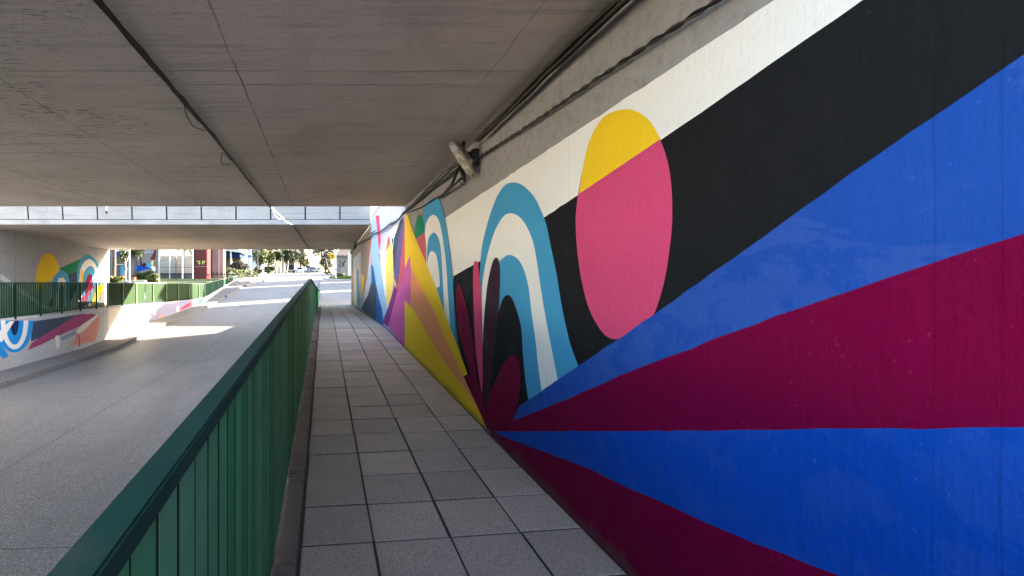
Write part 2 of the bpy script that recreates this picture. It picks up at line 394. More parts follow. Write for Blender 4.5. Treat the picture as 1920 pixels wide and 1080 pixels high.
def strip(name, x0, x1, ys, zf, dz, m, label, cat, nx=1, drop=0):
    mb = MB(); fx0 = x0 if callable(x0) else (lambda y: x0); fx1 = x1 if callable(x1) else (lambda y: x1)
    for y in ys:
        for i in range(nx + 1): mb.v.append((fx0(y) + (fx1(y) - fx0(y)) * i / nx, y, zf(y) + dz))
    for j in range(len(ys) - 1):
        for i in range(nx):
            a = j * (nx + 1) + i; mb.f.append((a, a + 1, a + nx + 2, a + nx + 1)); mb.m.append(mb.mi(m))
    if drop:      # kerb faces on both sides
        for k in (0, nx):
            for j in range(len(ys) - 1):
                a, b = mb.v[j * (nx + 1) + k], mb.v[(j + 1) * (nx + 1) + k]
                mb.face([a, b, (b[0], b[1], b[2] - drop), (a[0], a[1], a[2] - drop)], m)
    return struct(mb.build(name), label, cat)
def yr(a, b, n): return [a + (b - a) * i / n for i in range(n + 1)]
RX = [(-60, -8.8), (20, -8.8), (23.8, -8.6), (30.5, -7.4), (40, -7.9), (48, -8.4)]    # foot of the left retaining wall
KX = [(-60, -7.72), (20, -7.72), (24, -7.65), (27, -7.2), (30.5, -6.75), (40, -6.6), (48, -6.6)]
rx = lambda y: interp(RX, y)
kx = lambda y: interp(KX, y)
strip('road', lambda y: kx(y) - .1, -.37, yr(-44, 18, 16) + yr(19, 48, 30), zr, 0, 'road concrete', 'grey concrete road dipping under the bridges', 'road', 4)
strip('street', lambda y: -8.6 if y < 120 else -9, lambda y: 22, yr(48, 66, 9) + [80, 100, 118, 160, 250, 400], zr, .004, 'road concrete', 'sunlit concrete street beyond the underpass', 'street', 3)
strip('pavement', lambda y: -.34, lambda y: 22, yr(24.75, 47.99, 20), zp, 0, 'road concrete', 'pale concrete slabs at the end of the walkway', 'pavement', 4)
strip('pavement', lambda y: rx(y) + .02, lambda y: kx(y) - .12, yr(-30, 18, 12) + yr(19, 47.9, 28), zr, .13, 'old kerb concrete', 'narrow concrete pavement below the graffiti wall', 'pavement', 2, .2)
# the left kerb as real stones
mb = MB(); y = -10.0
while y < 38:
    L = 1.0 if not 27.2 < y < 27.8 else .9
    a, b = y + .006, min(y + L - .006, 39); w = random.uniform(-.006, .006)
    if not 31.5 < y < 33.5:
        mb.hexa([(kx(a) - .12 + w, a, zr(a) - .05), (kx(a) + w, a, zr(a) - .05), (kx(b) + w, b, zr(b) - .05), (kx(b) - .12 + w, b, zr(b) - .05),
                 (kx(a) - .12 + w, a, zr(a) + .136), (kx(a) - .015 + w, a, zr(a) + .134), (kx(b) - .015 + w, b, zr(b) + .134), (kx(b) - .12 + w, b, zr(b) + .136)], 'old kerb concrete')
    y += L
struct(mb.build('kerb'), 'low concrete kerb along the left of the road', 'kerb')
mb = MB()
for a, b, x in ((41, 44.5, -6.4), (46, 49.5, -5.5)):
    mb.hexa([(x - .18, a, zr(a) - .05), (x, a, zr(a) - .05), (x + .45, b, zr(b) - .05), (x + .2, b, zr(b) - .05), (x - .18, a, zr(a) + .16), (x - .02, a, zr(a) + .16), (x + .43, b, zr(b) + .12), (x + .22, b, zr(b) + .12)], 'kerb concrete')
struct(mb.build('kerb', bevel=.02), 'two kerb blocks at the mouth of the left side street', 'kerb')
strip('pavement', lambda y: -.34, 24, yr(-44, -4.02, 12), zp, -.012, 'plaza concrete', 'sunlit pale concrete forecourt behind the viewer', 'pavement', 3)
strip('pavement', -60, lambda y: rx(y) - .2, yr(-40, 14.9, 8), zl, -.004, 'plaza concrete', 'sunlit open concrete yard left of the near bridge', 'pavement', 2)
strip('walkway', -11.3, lambda y: rx(y) - .2, yr(-30, 24, 10) + yr(24.7, 34, 8), zl, 0, 'pale concrete', 'upper footway between the left mural wall and the left railing', 'walkway', 2)
# right walkway: real slabs on a mortar bed, joints between them
JX = [-.118, .262, .678, 1.072, 1.425]
mb = MB()
for y0, y1 in zip(yr(-4, 24.7, 40), yr(-4, 24.7, 40)[1:]):
    mb.face([(-.36, y0, zp(y0) - .022), (1.46, y0, zp(y0) - .022), (1.46, y1, zp(y1) - .022), (-.36, y1, zp(y1) - .022)], 'bed mortar')
mb.col = [1.0] * len(mb.v)
SK = .115
def slab(xa, xb, ya, yb, t):
    g, gx, bv = .007, .0056, .006
    c = []
    for ins, dz in ((0, -.03), (0, -bv * .8), (bv, 0)):
        for x, y in ((xa + gx + ins, ya + g + ins), (xb - gx - ins, ya + g + ins), (xb - gx - ins, yb - g - ins), (xa + gx + ins, yb - g - ins)):
            yy = y + SK * (x - .26); c.append((x, yy, zp(yy) + dz + t[0] + t[1] * (x - xa)))
    b = len(mb.v); mb.v += c; mb.col += [t[2]] * 12; k = mb.mi('paving tile')
    for r in (0, 4):
        for i in range(4): mb.f.append((b + r + i, b + r + (i + 1) % 4, b + r + 4 + (i + 1) % 4, b + r + 4 + i)); mb.m.append(k if r else mb.mi('bed mortar'))
    mb.f.append((b + 8, b + 9, b + 10, b + 11)); mb.m.append(k)
rows = [2.575 + .4085 * i for i in range(-12, 23)] + [14.2, 17.4, 20.8, 24.3]
for i, (ya, yb) in enumerate(zip(rows, rows[1:])):
    for xa, xb in zip(JX, JX[1:]):
        slab(xa + random.uniform(-.003, .003), xb + random.uniform(-.003, .003), ya, yb, (random.uniform(-.003, .001), random.uniform(-.004, .004), random.uniform(.8, 1.16)))
struct(mb.build('walkway'), 'paved walkway of square concrete tiles beside the mural', 'walkway')
mb = MB(); y = -3.0
while y < 24.3:
    L = random.uniform(.62, .98); a, b = y + .004, min(y + L - .004, 24.3); w = random.uniform(-.012, .012)
    h = .035 + random.uniform(-.008, .008)
    mb.hexa([(-.245 + w, a, zp(a) - .1), (-.128, a, zp(a) - .1), (-.128, b, zp(b) - .1), (-.245 + w, b, zp(b) - .1),
             (-.24 + w, a, zp(a) + h), (-.134, a, zp(a) + h), (-.134, b, zp(b) + h), (-.24 + w, b, zp(b) + h)], 'upstand concrete')
    y += L
struct(mb.build('kerb', bevel=.008), 'rough concrete upstand under the near green railing', 'kerb')

# ------------------------------------------------------------------ painted walls
def catmull(pts, closed):
    out = []; n = len(pts)
    for i in range(n if closed else n - 1):
        p = [Vector(pts[(i + k) % n] if closed else pts[min(max(i + k, 0), n - 1)]) for k in (-1, 0, 1, 2)]
        seg = max(2, min(8, int((p[2] - p[1]).length / 5)))
        for j in range(seg):
            t = j / seg
            out.append(tuple(.5 * (2 * p[1] + (p[2] - p[0]) * t + (2 * p[0] - 5 * p[1] + 4 * p[2] - p[3]) * t * t + (3 * p[1] - p[0] - 3 * p[2] + p[3]) * t ** 3)))
    if not closed: out.append(pts[-1])
    return out
class Wall:
    """a straight upright wall; paint layers are sheets lying a fraction of a millimetre proud of it"""
    def __init__(s, p0, p1, toward):
        s.p0 = Vector((*p0, 0)); d = Vector((*p1, 0)) - s.p0; s.len = d.length; s.d = d.normalized()
        s.n = Vector((-s.d.y, s.d.x, 0)); s.n *= 1 if s.n.dot(Vector((*toward, 0)) - s.p0) > 0 else -1
        s.mb = MB(); s.k = 0
    def sz(s, px, py):
        ray = Vector(((px - VX) / FPX, 1, -(py - VY) / FPX)); t = s.p0.dot(s.n) / ray.dot(s.n); q = ray * t
        return ((q - s.p0).dot(s.d), q.z)
    def pt(s, a, z, k): q = s.p0 + s.d * a + s.n * k; return (q.x, q.y, z)
    def body(s, zt0, zt1, zb, thick, m):
        p = [s.pt(0, zb, 0), s.pt(s.len, zb, 0), s.pt(s.len, zb, -thick), s.pt(0, zb, -thick), s.pt(0, zt0, 0), s.pt(s.len, zt1, 0), s.pt(s.len, zt1, -thick), s.pt(0, zt0, -thick)]
        s.mb.hexa(p, m)
    def poly(s, m, pts, sm=False, jit=.003):
        """points are (x, y) traced on the photograph and cast on the wall, (x, y, 1) = a corner of a smooth outline, ('w', along, z) = on the wall itself"""
        if sm:
            cs = [i for i, p in enumerate(pts) if len(p) == 3 and p[0] != 'w']
            if not cs: pts = catmull([p[:2] for p in pts], True)
            else:
                out = []
                for a, b in zip(cs, cs[1:] + [cs[0] + len(pts)]):
                    out += catmull([pts[i % len(pts)][:2] for i in range(a, b + 1)], False)[:-1]
                pts = out
        q = []
        for p in pts: q.append((p[1], p[2]) if p[0] == 'w' else s.sz(p[0], p[1]))
        o = []
        for (a, za), (b, zb) in zip(q, q[1:] + q[:1]):
            L = math.hypot(b - a, zb - za); n = max(1, min(60, int(L / .07)))
            nx, nz = (-(zb - za) / L, (b - a) / L) if L > 1e-6 else (0, 0)
            for i in range(n):
                t = i / n; j = 0 if i == 0 else random.gauss(0, jit * .6); o.append((a + (b - a) * t + nx * j, za + (zb - za) * t + nz * j))
        o = [(min(max(a, .001), s.len - .001), z) for a, z in o]
        s.k += 1; k = s.k * .0005; b0 = len(s.mb.v); mi = s.mb.mi(m)
        s.mb.v += [s.pt(a, z, k) for a, z in o]
        for t in tessellate_polygon([[Vector((a, z, 0)) for a, z in o]]):
            p0, p1, p2 = [Vector(s.mb.v[b0 + i]) for i in t]
            if (p1 - p0).cross(p2 - p0).dot(s.n) < 0: t = (t[0], t[2], t[1])
            s.mb.f.append(tuple(b0 + i for i in t)); s.mb.m.append(mi)

# near wall, right of the walkway (along = Y + 3)
w = Wall((1.45, -3), (1.45, 8.70), (0, 0)); O = 3.0
def ww(Y, Z): return ('w', Y + O, Z)
w.body(1.36, 1.36, -1.9, .5, 'wall concrete')
w.poly('white paint', [(834, 409), (1452, 0), ww(-2.99, 1.06), ww(-2.99, .2), (1500, 300), (1240, 420), (900, 640), (850, 530)])
w.poly('black paint', [(850, 518), (905, 487), (1020, 408), (1085, 365), (1240, 262), (1618, 0), ww(0.1, .985), ww(-.35, 1.01), ww(-.2, .9), ww(1, .2), (1560, 420), (1225, 640), (1085, 720), (975, 775), (918, 800), (880, 720), (858, 640), (852, 560)])
w.poly('black paint', [(817, 541), (830, 533), (832, 572), (824, 560)])
w.poly('pink paint', [(1172, 206), (1150, 211), (1130, 222), (1110, 255), (1097, 300), (1087, 350), (1082, 385), (1080, 420), (1083, 470), (1090, 520), (1102, 570), (1118, 605), (1135, 628), (1152, 636), (1172, 632), (1195, 620), (1222, 597), (1236, 565), (1248, 520), (1256, 470), (1261, 420), (1261, 370), (1257, 325), (1249, 290), (1238, 260), (1225, 236), (1208, 218), (1190, 208)], True)
w.poly('yellow paint', [(1087, 363, 1), (1097, 298), (1110, 255), (1130, 222), (1150, 210), (1172, 205), (1190, 207), (1208, 217), (1225, 235), (1239, 261, 1)], True)
w.poly('sky blue paint', [(900.5, 540, 1), (900.4, 507), (904, 464), (911.5, 430), (921, 398), (933, 367.4), (947.6, 347), (964.4, 342), (981.3, 348), (1000.5, 367), (1012.6, 389), (1024.6, 420), (1034, 464), (1044, 512), (1053.5, 570), (1065.5, 627), (1075, 659), (1086, 687, 1), (1046, 720, 1), (992, 752, 1), (940, 700, 1), (905, 640, 1)], True)
w.poly('white paint', [(904, 553), (908, 512), (916, 473), (928, 435), (943, 408), (957, 400), (974, 406), (988.5, 425), (1000.5, 454), (1008, 493), (1015, 541), (1024.6, 598), (1034, 647), (1047, 714, 1), (1015, 738, 1), (950, 700, 1), (906, 680, 1), (905, 620)], True)
w.poly('sky blue paint', [(936, 500, 1), (939, 489), (947.6, 481), (957, 478), (971.7, 485.4), (983.7, 507), (992.4, 541), (998, 589), (1005, 637), (1010, 685), (1017, 735, 1), (991, 752, 1), (950, 710, 1), (930, 640, 1)], True)
w.poly('black paint', [(930, 620, 1), (934.6, 591), (938, 577), (944, 560), (952, 553), (960, 557.6), (969, 579), (978, 613), (981, 656), (986, 709), (992, 752, 1), (960, 790, 1), (916, 770, 1), (910, 700, 1)], True)
w.poly('upper blue paint', [(960, 790), (976, 760), (992, 750), (1085, 687), (1155, 640), (1225, 592), (1400, 468), (1545, 365), (1650, 290), (1780, 202), (1920, 105), ww(.5, .745), ww(0, 1.01), ww(-.6, 1.30), ww(-2.99, 1.34), ww(-2.0, 1.05), ww(0.6, .2), (1700, 560), (1300, 700)])
w.poly('burgundy paint', [(916, 806), (964, 789), (1080, 742), (1200, 690), (1380, 622), (1600, 545), (1920, 440), ww(-.5, .68), ww(-2.99, 1.62 - .3), ww(-2.99, .6), (1900, 830), (1300, 830), (930, 815)])
w.poly('blue paint', [(926, 809), (1000, 809), (1300, 807), (1600, 804), (1920, 801), ww(0, .012), ww(-2.99, .93), ww(-2.99, -.3), ww(0, -.75), (1590, 1090), (1300, 990), (1100, 885), (960, 826)])
w.poly('burgundy paint', [(924, 808), (952, 822), (1030, 850), (1110, 880), (1180, 915), (1250, 945), (1420, 1020), (1580, 1080), ww(0, -.6), ww(-2.99, -.15), ww(-2.99, -1.75), ww(0, -1.75), ww(1.5, -1.6), ww(3, -1.45), ww(4.2, -1.36), (918, 812)])
for m, pts in (('burgundy paint', [(859.5, 533.5), (864, 537), (868, 545.5), (877, 579), (885, 618), (892, 656), (896, 709), (907, 738, 1), (916, 800, 1), (900, 770), (884, 705, 1), (878, 680), (866, 637), (858, 598), (856, 560)]),
               ('burgundy paint', [(870, 705, 1), (875, 701), (882, 704), (888, 707, 1), (900, 720, 1), (912, 768, 1), (924, 811, 1), (915, 806, 1), (890, 750, 1)]),
               ('purple paint', [(933, 483), (928, 486), (923.5, 497), (916, 531), (911.5, 570), (908, 618), (905.7, 676), (906.7, 733), (914, 766, 1), (919, 733), (926, 685), (933, 627), (937, 570), (939, 526), (938, 493)]),
               ('pink paint', [(892.5, 490), (889.5, 497), (888.8, 545), (892.5, 640), (897, 686), (902, 721), (905, 739, 1), (906.5, 721), (906, 640), (904, 570), (902, 532), (899, 500), (896.8, 491)]),
               ('burgundy paint', [(966, 665.5), (955, 670.5), (943.7, 688), (932.6, 712), (921.5, 733), (913.5, 760, 1), (914, 790, 1), (922, 812, 1), (962, 800, 1), (963, 789, 1), (967.8, 777), (973, 758), (978, 729), (979, 703), (978, 690), (973, 672)]),
               ('sky blue paint', [(793, 440, 1), (795, 402), (797.5, 390), (801, 381), (809, 374), (816, 371), (823.8, 373), (829, 385), (834, 402.5), (839, 432), (844, 465), (847.5, 495), (850, 525), (852.5, 560), (854.5, 595), (856.5, 642, 1), (845, 620, 1), (820, 560, 1), (800, 500, 1)]),
               ('white paint', [(798, 450, 1), (799, 425), (803.8, 411), (812.5, 402.5), (820, 406), (825.5, 417), (830, 437.5), (835, 470), (839, 507), (841, 545), (843.8, 582), (845.5, 614, 1), (834, 590, 1), (800, 500, 1)]),
               ('sky blue paint', [(802, 470, 1), (805, 447), (810, 439), (815.5, 436), (821, 441), (825.5, 452), (829, 475), (831, 510), (833, 550), (834.5, 586, 1), (826, 570, 1), (802, 500, 1)]),
               ('white paint', [(802, 496, 1), (805, 480), (809, 472), (813, 471), (819, 477), (822.5, 492), (825, 512), (826.5, 536, 1), (818, 542, 1)]),
               ('green paint mural', [(777.5, 440, 1), (781, 415), (786, 404), (789.5, 403), (794, 411), (797.5, 425), (798, 436, 1), (782, 447, 1)]),
               ('rose paint', [(782, 446.5, 1), (798, 436, 1), (800.5, 465), (801, 498, 1), (790, 475, 1)])): w.poly(m, pts, True, .002)
w.poly('yellow paint', [('w', 11.699, 1.23), (766.5, 404), (774, 430), (782.5, 451), (800, 492), (820, 540), (845, 612), (856, 640), (879, 701), (870.5, 706), (916.5, 806), ('w', 9.0, -1.3), ('w', 11.699, -1.3)])
w.poly('orange paint', [(771, 499), (780, 516), (790, 535), (815, 582), (840, 643), (870.5, 705), (890, 746), (911, 791), (901, 772), (877, 733), (840, 686), (810, 637), (785, 595), (771, 573)])
w.poly('magenta paint', [('w', 11.699, .23), (770, 478), (771.5, 500), (771.5, 576), ('w', 11.699, -.33)])
tag(w.mb.build('mural_wall'), 'tall underpass wall painted with burgundy and blue rays, pink and yellow oval and sky blue arches', 'wall')

# middle wall between the bridges
w = Wall((1.45, 8.73), (1.45, 14.9), (0, 0))
w.body(1.98, 2.02, -1.9, .5, 'pale concrete')
w.poly('lavender paint', [('w', .001, 1.9), ('w', 6.16, 1.9), ('w', 6.16, -1.3), ('w', .001, -1.3)])
w.poly('white paint', [(748, 412), ('w', .001, .98), ('w', .001, .3), (738, 500), (722, 560), (718, 600), (712, 580), (706, 540), (701, 500), (703, 470), (716, 470), (726, 440)])
for m, pts in (('slate paint', [(754, 408), (747, 422), (739, 446), (736.5, 470), (737.5, 503), (741, 525), (750, 480), (757, 420)]),
               ('indigo paint', [(757, 404), (752, 425), (746, 455), (741, 490), (738.5, 522), (741, 535), (746, 542), (752, 500), (758, 430)]),
               ('rose paint', [('w', .001, 1.2), (757, 426), (751, 492), (747, 525), (743, 545), (746, 552), ('w', .001, .12)]),
               ('pale blue paint', [('w', 6.16, 1.85), (705, 410), (707, 440), (710, 462), (714, 498), (721, 550), (726, 583), (719, 602), (713, 568), (705, 531), (700, 494), ('w', 6.16, .9)]),
               ('pink paint', [(704.5, 404), (711, 404), (713, 430), (714.5, 450), (711, 471), (708, 440)]),
               ('raspberry paint', [(711, 469), (713, 478), (714.5, 494), (711.5, 480)]),
               ('deep blue paint', [('w', 6.16, .55), (700, 500), (705.6, 534), (711, 560), (716, 578), (719.5, 604), ('w', 3.2, -1.12), ('w', 6.16, -1.12)]),
               ('slate paint', [('w', 6.16, -.05), (702, 531), (706, 545), (706.5, 600), ('w', 6.16, -1.12)])): w.poly(m, pts, False, .002)
w.poly('lemon paint', [(734, 456, 1), (730, 456), (726, 474), (724, 500), (724, 531), (726, 574), (728.5, 578, 1), (736, 548), (738, 524), (737.5, 481)], True)
w.poly('rose paint', [(724, 474, 1), (726, 455), (728, 444), (730.5, 444), (732, 455, 1)], True)
w.poly('navy paint', [(735, 450), (738, 444), (737, 462)]); w.poly('lemon paint', [(739, 520), (742, 528), (744.5, 544), (741, 536)])
w.poly('violet paint', [(740.7, 534), (746, 545), (737, 578), (728.5, 613), (717.5, 604), (728, 577), (737, 548)])
w.poly('magenta paint', [('w', .001, .2), (758, 514), (745, 550), (736, 582), (728.5, 612), ('w', .001, -1.2)])
tag(w.mb.build('mural_wall'), 'shorter open-air wall between the bridges painted with pink, violet and pale blue facets', 'wall')

# far wall under the second bridge
w = Wall((1.45, 14.93), (1.45, 24.7), (0, 0))
w.body(1.75, 1.62, -1.9, .5, 'wall concrete')
w.poly('taupe paint', [('w', .001, 1.72), ('w', 9.7, 1.6), ('w', 9.7, -1.3), ('w', .001, -1.3)])
w.poly('rose paint', [(697, 440), (693, 480), (688, 520), (686.5, 530), (690, 490), (694, 450)])
w.poly('lavender paint', [('w', .001, 1.2), (697, 450), (693, 478), (689, 520), (682, 552), (677, 577), (683, 578), ('w', .001, 0)])
w.poly('pale blue paint', [('w', .001, .95), (695.5, 480), (693, 510), (690, 548), ('w', .001, .05)])
w.poly('slate paint', [('w', .001, -.02), (690, 553), (678, 577), (684, 588), ('w', .001, -1.12)])
w.poly('yellow paint', [(677.8, 513), (682.5, 520), (680, 550), (677.8, 570)])
w.poly('lavender paint', [(663, 485), (677, 470), (677, 580), (663.2, 575)])
w.poly('lemon paint', [(669, 492), (673, 496), (675, 508), (672, 503)])
w.poly('teal paint', [(669, 505), (672, 505), (674.5, 560), (674, 575), (671, 570)])
w.poly('cream paint', [(664.5, 500), (667, 505), (669, 560), (669, 574), (665, 573)])
w.poly('salmon paint', [('w', 9.7, .6), (664, 511), (664.3, 573), ('w', 9.7, -1.1)])
tag(w.mb.build('mural_wall'), 'far right wall under the second bridge, grey with faint yellow, teal and red stripes', 'wall')
mb = MB(); mb.box(1.40, 1.95, 24.705, 25.05, -1.6, 1.5, 'pale concrete'); mb.box(1.38, 1.97, 24.7, 25.1, 1.5, 1.62, 'pale concrete')
tag(mb.build('pillar'), 'pale concrete end pillar closing the right mural wall', 'pillar')

# left abutment wall with its mural
w = Wall((-10.8, 14.95), (-10.8, 24.7), (0, 18))
w.body(1.75, 1.62, -1.4, .5, 'stained concrete')
w.poly('rose paint', [(0, 468), (8, 470), (6, 500), (0, 516)]) if False else None
w.poly('black paint', [(128, 514), (146, 508), (150, 530), (128, 575), (90, 575), (108, 530)])
w.poly('slate paint', [(128, 514.5), (146, 508.5), (146, 530), (130, 540)])
w.poly('green paint mural', [(110, 504), (153, 484.5), (147, 508), (128, 515)])
w.poly('yellow paint', [(89, 475), (80, 480), (72, 497), (67, 520), (66, 545), (78, 540), (89, 531), (100, 520), (110, 506), (109, 496), (101, 480)], True)
for m, pts in (('sky blue paint', [(98, 575, 1), (99, 528), (104.5, 515), (114.5, 507), (124.5, 513), (130, 528), (131, 575, 1)]),
               ('white paint', [(105, 575, 1), (108, 527), (114.5, 521), (123, 527), (125, 575, 1)]),
               ('teal paint', [(110, 575, 1), (112, 540), (115, 534), (120, 540), (121, 575, 1)]),
               ('sky blue paint', [(144, 560, 1), (144.5, 529), (145.6, 502), (151, 487), (160, 477.5), (171, 480), (181, 489), (186, 503), (188, 540, 1)]),
               ('white paint', [(148, 560, 1), (148.5, 529), (151, 504), (158, 491), (167, 485.5), (175.5, 491), (181, 502), (184, 540, 1)]),
               ('yellow paint', [(150, 545, 1), (151, 515), (154, 506), (156, 510), (155, 545, 1)]),
               ('sky blue paint', [(154, 560, 1), (154.5, 529), (158, 509), (167, 499), (175.5, 502), (180, 520), (180, 545, 1)]),
               ('burgundy paint', [(160, 560, 1), (160, 529), (165.5, 515.5), (172, 515.5), (176, 545, 1)])): w.poly(m, pts, True, .004)
w.poly('white paint', [(0, 514), (4, 515), (88, 577), (80, 577), (0, 524)])
w.poly('raspberry paint', [(150, 560), (178, 535), (172, 575), (145, 576)])
w.poly('yellow paint', [(166, 560), (190, 530), (194, 540), (178, 575), (168, 575)])
w.poly('teal paint', [(158, 575), (170, 545), (182, 535), (170, 575)])
tag(w.mb.build('mural_wall'), 'far left abutment wall painted with a yellow oval, green band and blue arches', 'wall')

# retaining wall below the left railing, two straight pieces
def rw_top(y): return interp([(-30, -1.08), (20, -1.08), (30.5, -1.05)], y)
w = Wall((-8.8, -3), (-8.8, 20.0), (0, 10)); w.body(-1.08, -1.08, -2.9, .22, 'stained concrete')
w.poly('slate paint', [(58, 640), (60, 603), (140, 591), (160, 588), (140, 604), (100, 625)])
w.poly('raspberry paint', [(52, 657), (59, 643), (142, 592), (172, 588), (181, 590), (150, 612), (118, 626), (80, 645)])
w.poly('dusk paint', [(113, 633), (142, 618), (160, 606), (178, 597), (175, 606), (140, 628), (115.5, 639)])
w.poly('salmon paint', [(146, 622), (165, 608), (186, 592), (186, 614), (178, 640), (150, 646), (132, 648), (140, 636)])
w.poly('cream paint', [(103, 631), (110, 628), (112, 650), (106, 655)]); w.poly('cream paint', [(142, 622), (152, 610), (182, 590), (183, 593), (165, 612), (155, 622), (148, 626)])
for m, a, b in (('bright blue paint', 35, 60), ('white paint', 26, 54), ('bright blue paint', 17, 45), ('navy paint', 8, 28)):
    pts = [(27 - a * .8, 601, 1), (27 - a, 601 + b * .25)]
    pts = [(27 + a * math.cos(t), 601 + b * math.sin(t)) for t in [math.pi * i / 12 for i in range(13)]]
    w.poly(m, [(x, y, 1) if i in (0, 12) else (x, y) for i, (x, y) in enumerate(pts)], True)
w.poly('white paint', [(-10, 650), (-10, 630), (18, 602), (27, 602), (14, 622), (4, 640)]); w.poly('bright blue paint', [(-8, 640), (0, 640), (16, 668), (6, 672), (-8, 660)])
w.poly('raspberry paint', [(147, 628), (149, 628), (149.5, 650), (147.5, 650)])
tag(w.mb.build('retaining_wall'), 'low grey retaining wall with blue ring graffiti and a raspberry band', 'wall')
w = Wall((-8.8, 20.02), (-8.6, 23.8), (0, 20)); w.body(-1.08, -1.08, -2.7, .22, 'stained concrete')
w.poly('cream paint', [('w', .001, -1.1), ('w', 3.77, -1.1), ('w', 3.77, -2.1), ('w', .001, -2.45)])
tag(w.mb.build('retaining_wall'), 'short sunlit cream retaining wall right of the blue ring graffiti', 'wall')
w = Wall((-8.6, 23.82), (-7.4, 30.5), (0, 20)); w.body(-1.08, -1.05, -2.4, .22, 'stained concrete')
w.poly('dusk paint', [(279, 575), (380, 558), (382, 567), (330, 585), (279, 605)])
w.poly('raspberry paint', [(279, 580), (290, 576), (285, 592), (279, 596)]); w.poly('teal paint', [(278, 596), (286, 600), (290, 602), (279, 606)])
w.poly('salmon paint', [(298, 597), (303, 588), (307, 595), (305, 602)]); w.poly('cream paint', [(292, 572), (296, 574), (291, 592), (288, 590)])
w.poly('raspberry paint', [(336, 580), (350, 570), (357, 566), (357, 574), (342, 581)]); w.poly('cream paint', [(331, 576), (335, 572), (336, 584), (331, 586)])
w.poly('salmon paint', [(357, 564), (362, 562), (362, 574), (357, 575)]); w.poly('deep blue paint', [(372, 561), (381, 559), (381, 567), (372, 571)])
tag(w.mb.build('retaining_wall'), 'shaded retaining wall with grey violet graffiti under the bend of the left railing', 'wall')
w = Wall((-7.4, 30.52), (-8.35, 48), (0, 40)); w.body(-.98, .36, -1.6, .22, 'pale concrete')
tag(w.mb.build('retaining_wall'), 'low pale wall climbing under the last stretch of left railing', 'wall')
w = Wall((-.27, -3), (-.27, 27.2), (-5, 10))
for a, b in zip(yr(-3, 30, 22), yr(-3, 30, 22)[1:]):
    w.mb.hexa([(-.37, a, -2.9), (-.25, a, -2.9), (-.25, b, -2.9), (-.37, b, -2.9), (-.37, a, zp(a) - .025), (-.25, a, zp(a) - .025), (-.25, b, zp(b) - .025), (-.37, b, zp(b) - .025)], 'stained concrete')
tag(w.mb.build('retaining_wall'), 'concrete retaining wall holding the right walkway above the road', 'wall')

# ------------------------------------------------------------------ bridges
B1Y = 1.3
b1 = thing('road_bridge', 'near concrete bridge whose broad stained soffit fills the top of the view', 'bridge', (-4, 3.5, 1.34))
mb = MB(); mb.box(-12.0, 6, B1Y, 8.75, 1.34, 1.9, 'soffit concrete'); mb.build('deck', b1)
for y in (8.55, B1Y + .1):
    mb = MB()
    for z_ in (2.25, 2.6): mb.box(-12, 6, y, y + .06, z_, z_ + .06, 'grey metal')
    mb.build('guard_rail', b1)
    for i in range(10):
        mb = MB(); mb.box(-11.8 + 1.95 * i, -11.72 + 1.95 * i, y - .01, y + .07, 1.9, 2.7, 'grey metal'); mb.build('guard_post', b1)
for y in (B1Y + .8, 8.0):
    mb = MB(); mb.tube([(-11.4, y, -1.2), (-11.4, y, 1.34)], .3, 'wall concrete', 20); mb.build('column', b1)
b2 = thing('road_bridge', 'second concrete bridge with a pale panelled fascia beyond the gap', 'bridge', (-4, 20, 1.7))
mb = MB(); mb.hexa([(-14, 15.02, 1.74), (1.44, 15.02, 1.74), (1.44, 24.7, 1.61), (-14, 24.7, 1.61), (-14, 15.02, 2.3), (1.44, 15.02, 2.3), (1.44, 24.7, 2.3), (-14, 24.7, 2.3)], 'far soffit concrete'); mb.build('deck', b2)
mb = MB(); mb.box(-14, 1.445, 14.9, 15.02, 1.735, 1.875, 'fascia concrete'); mb.build('ledge_beam', b2)
mb = MB(); mb.box(-14, 1.43, 14.985, 15.3, 1.875, 2.42, 'black metal'); mb.build('parapet', b2)
xs = [(52 + 65.05 * i - VX) / FPX * 14.9 for i in range(-5, 10)] + [1.44]
for xa, xb in zip(xs, xs[1:]):
    mb = MB(); ya, yb = 14.93, 14.87
    p = [(xa + .022, ya, 1.895), (xb - .022, ya, 1.895), (xb - .022, ya + .05, 1.895), (xa + .022, ya + .05, 1.895), (xa + .022, yb, 2.40), (xb - .022, yb, 2.40), (xb - .022, yb + .05, 2.40), (xa + .022, yb + .05, 2.40)]
    mb.hexa(p, 'fascia concrete'); mb.build('fascia_panel', b2, bevel=.006)
mb = MB(); mb.box(-14, 1.44, 24.4, 24.69, 2.4, 2.9, 'fascia concrete'); mb.build('parapet', b2)
mb = MB(); q = P(199, 397, 14.7); mb.tube([(q.x, 14.9, 2.6), (q.x, 14.75, 2.55), (q.x, 14.72, q.z)], .022, 'white metal', 8); mb.tube([(q.x, 14.72, q.z + .02), (q.x, 14.72, q.z - .05)], .03, 'black metal', 8)
mb.build('drain_pipe', b2)

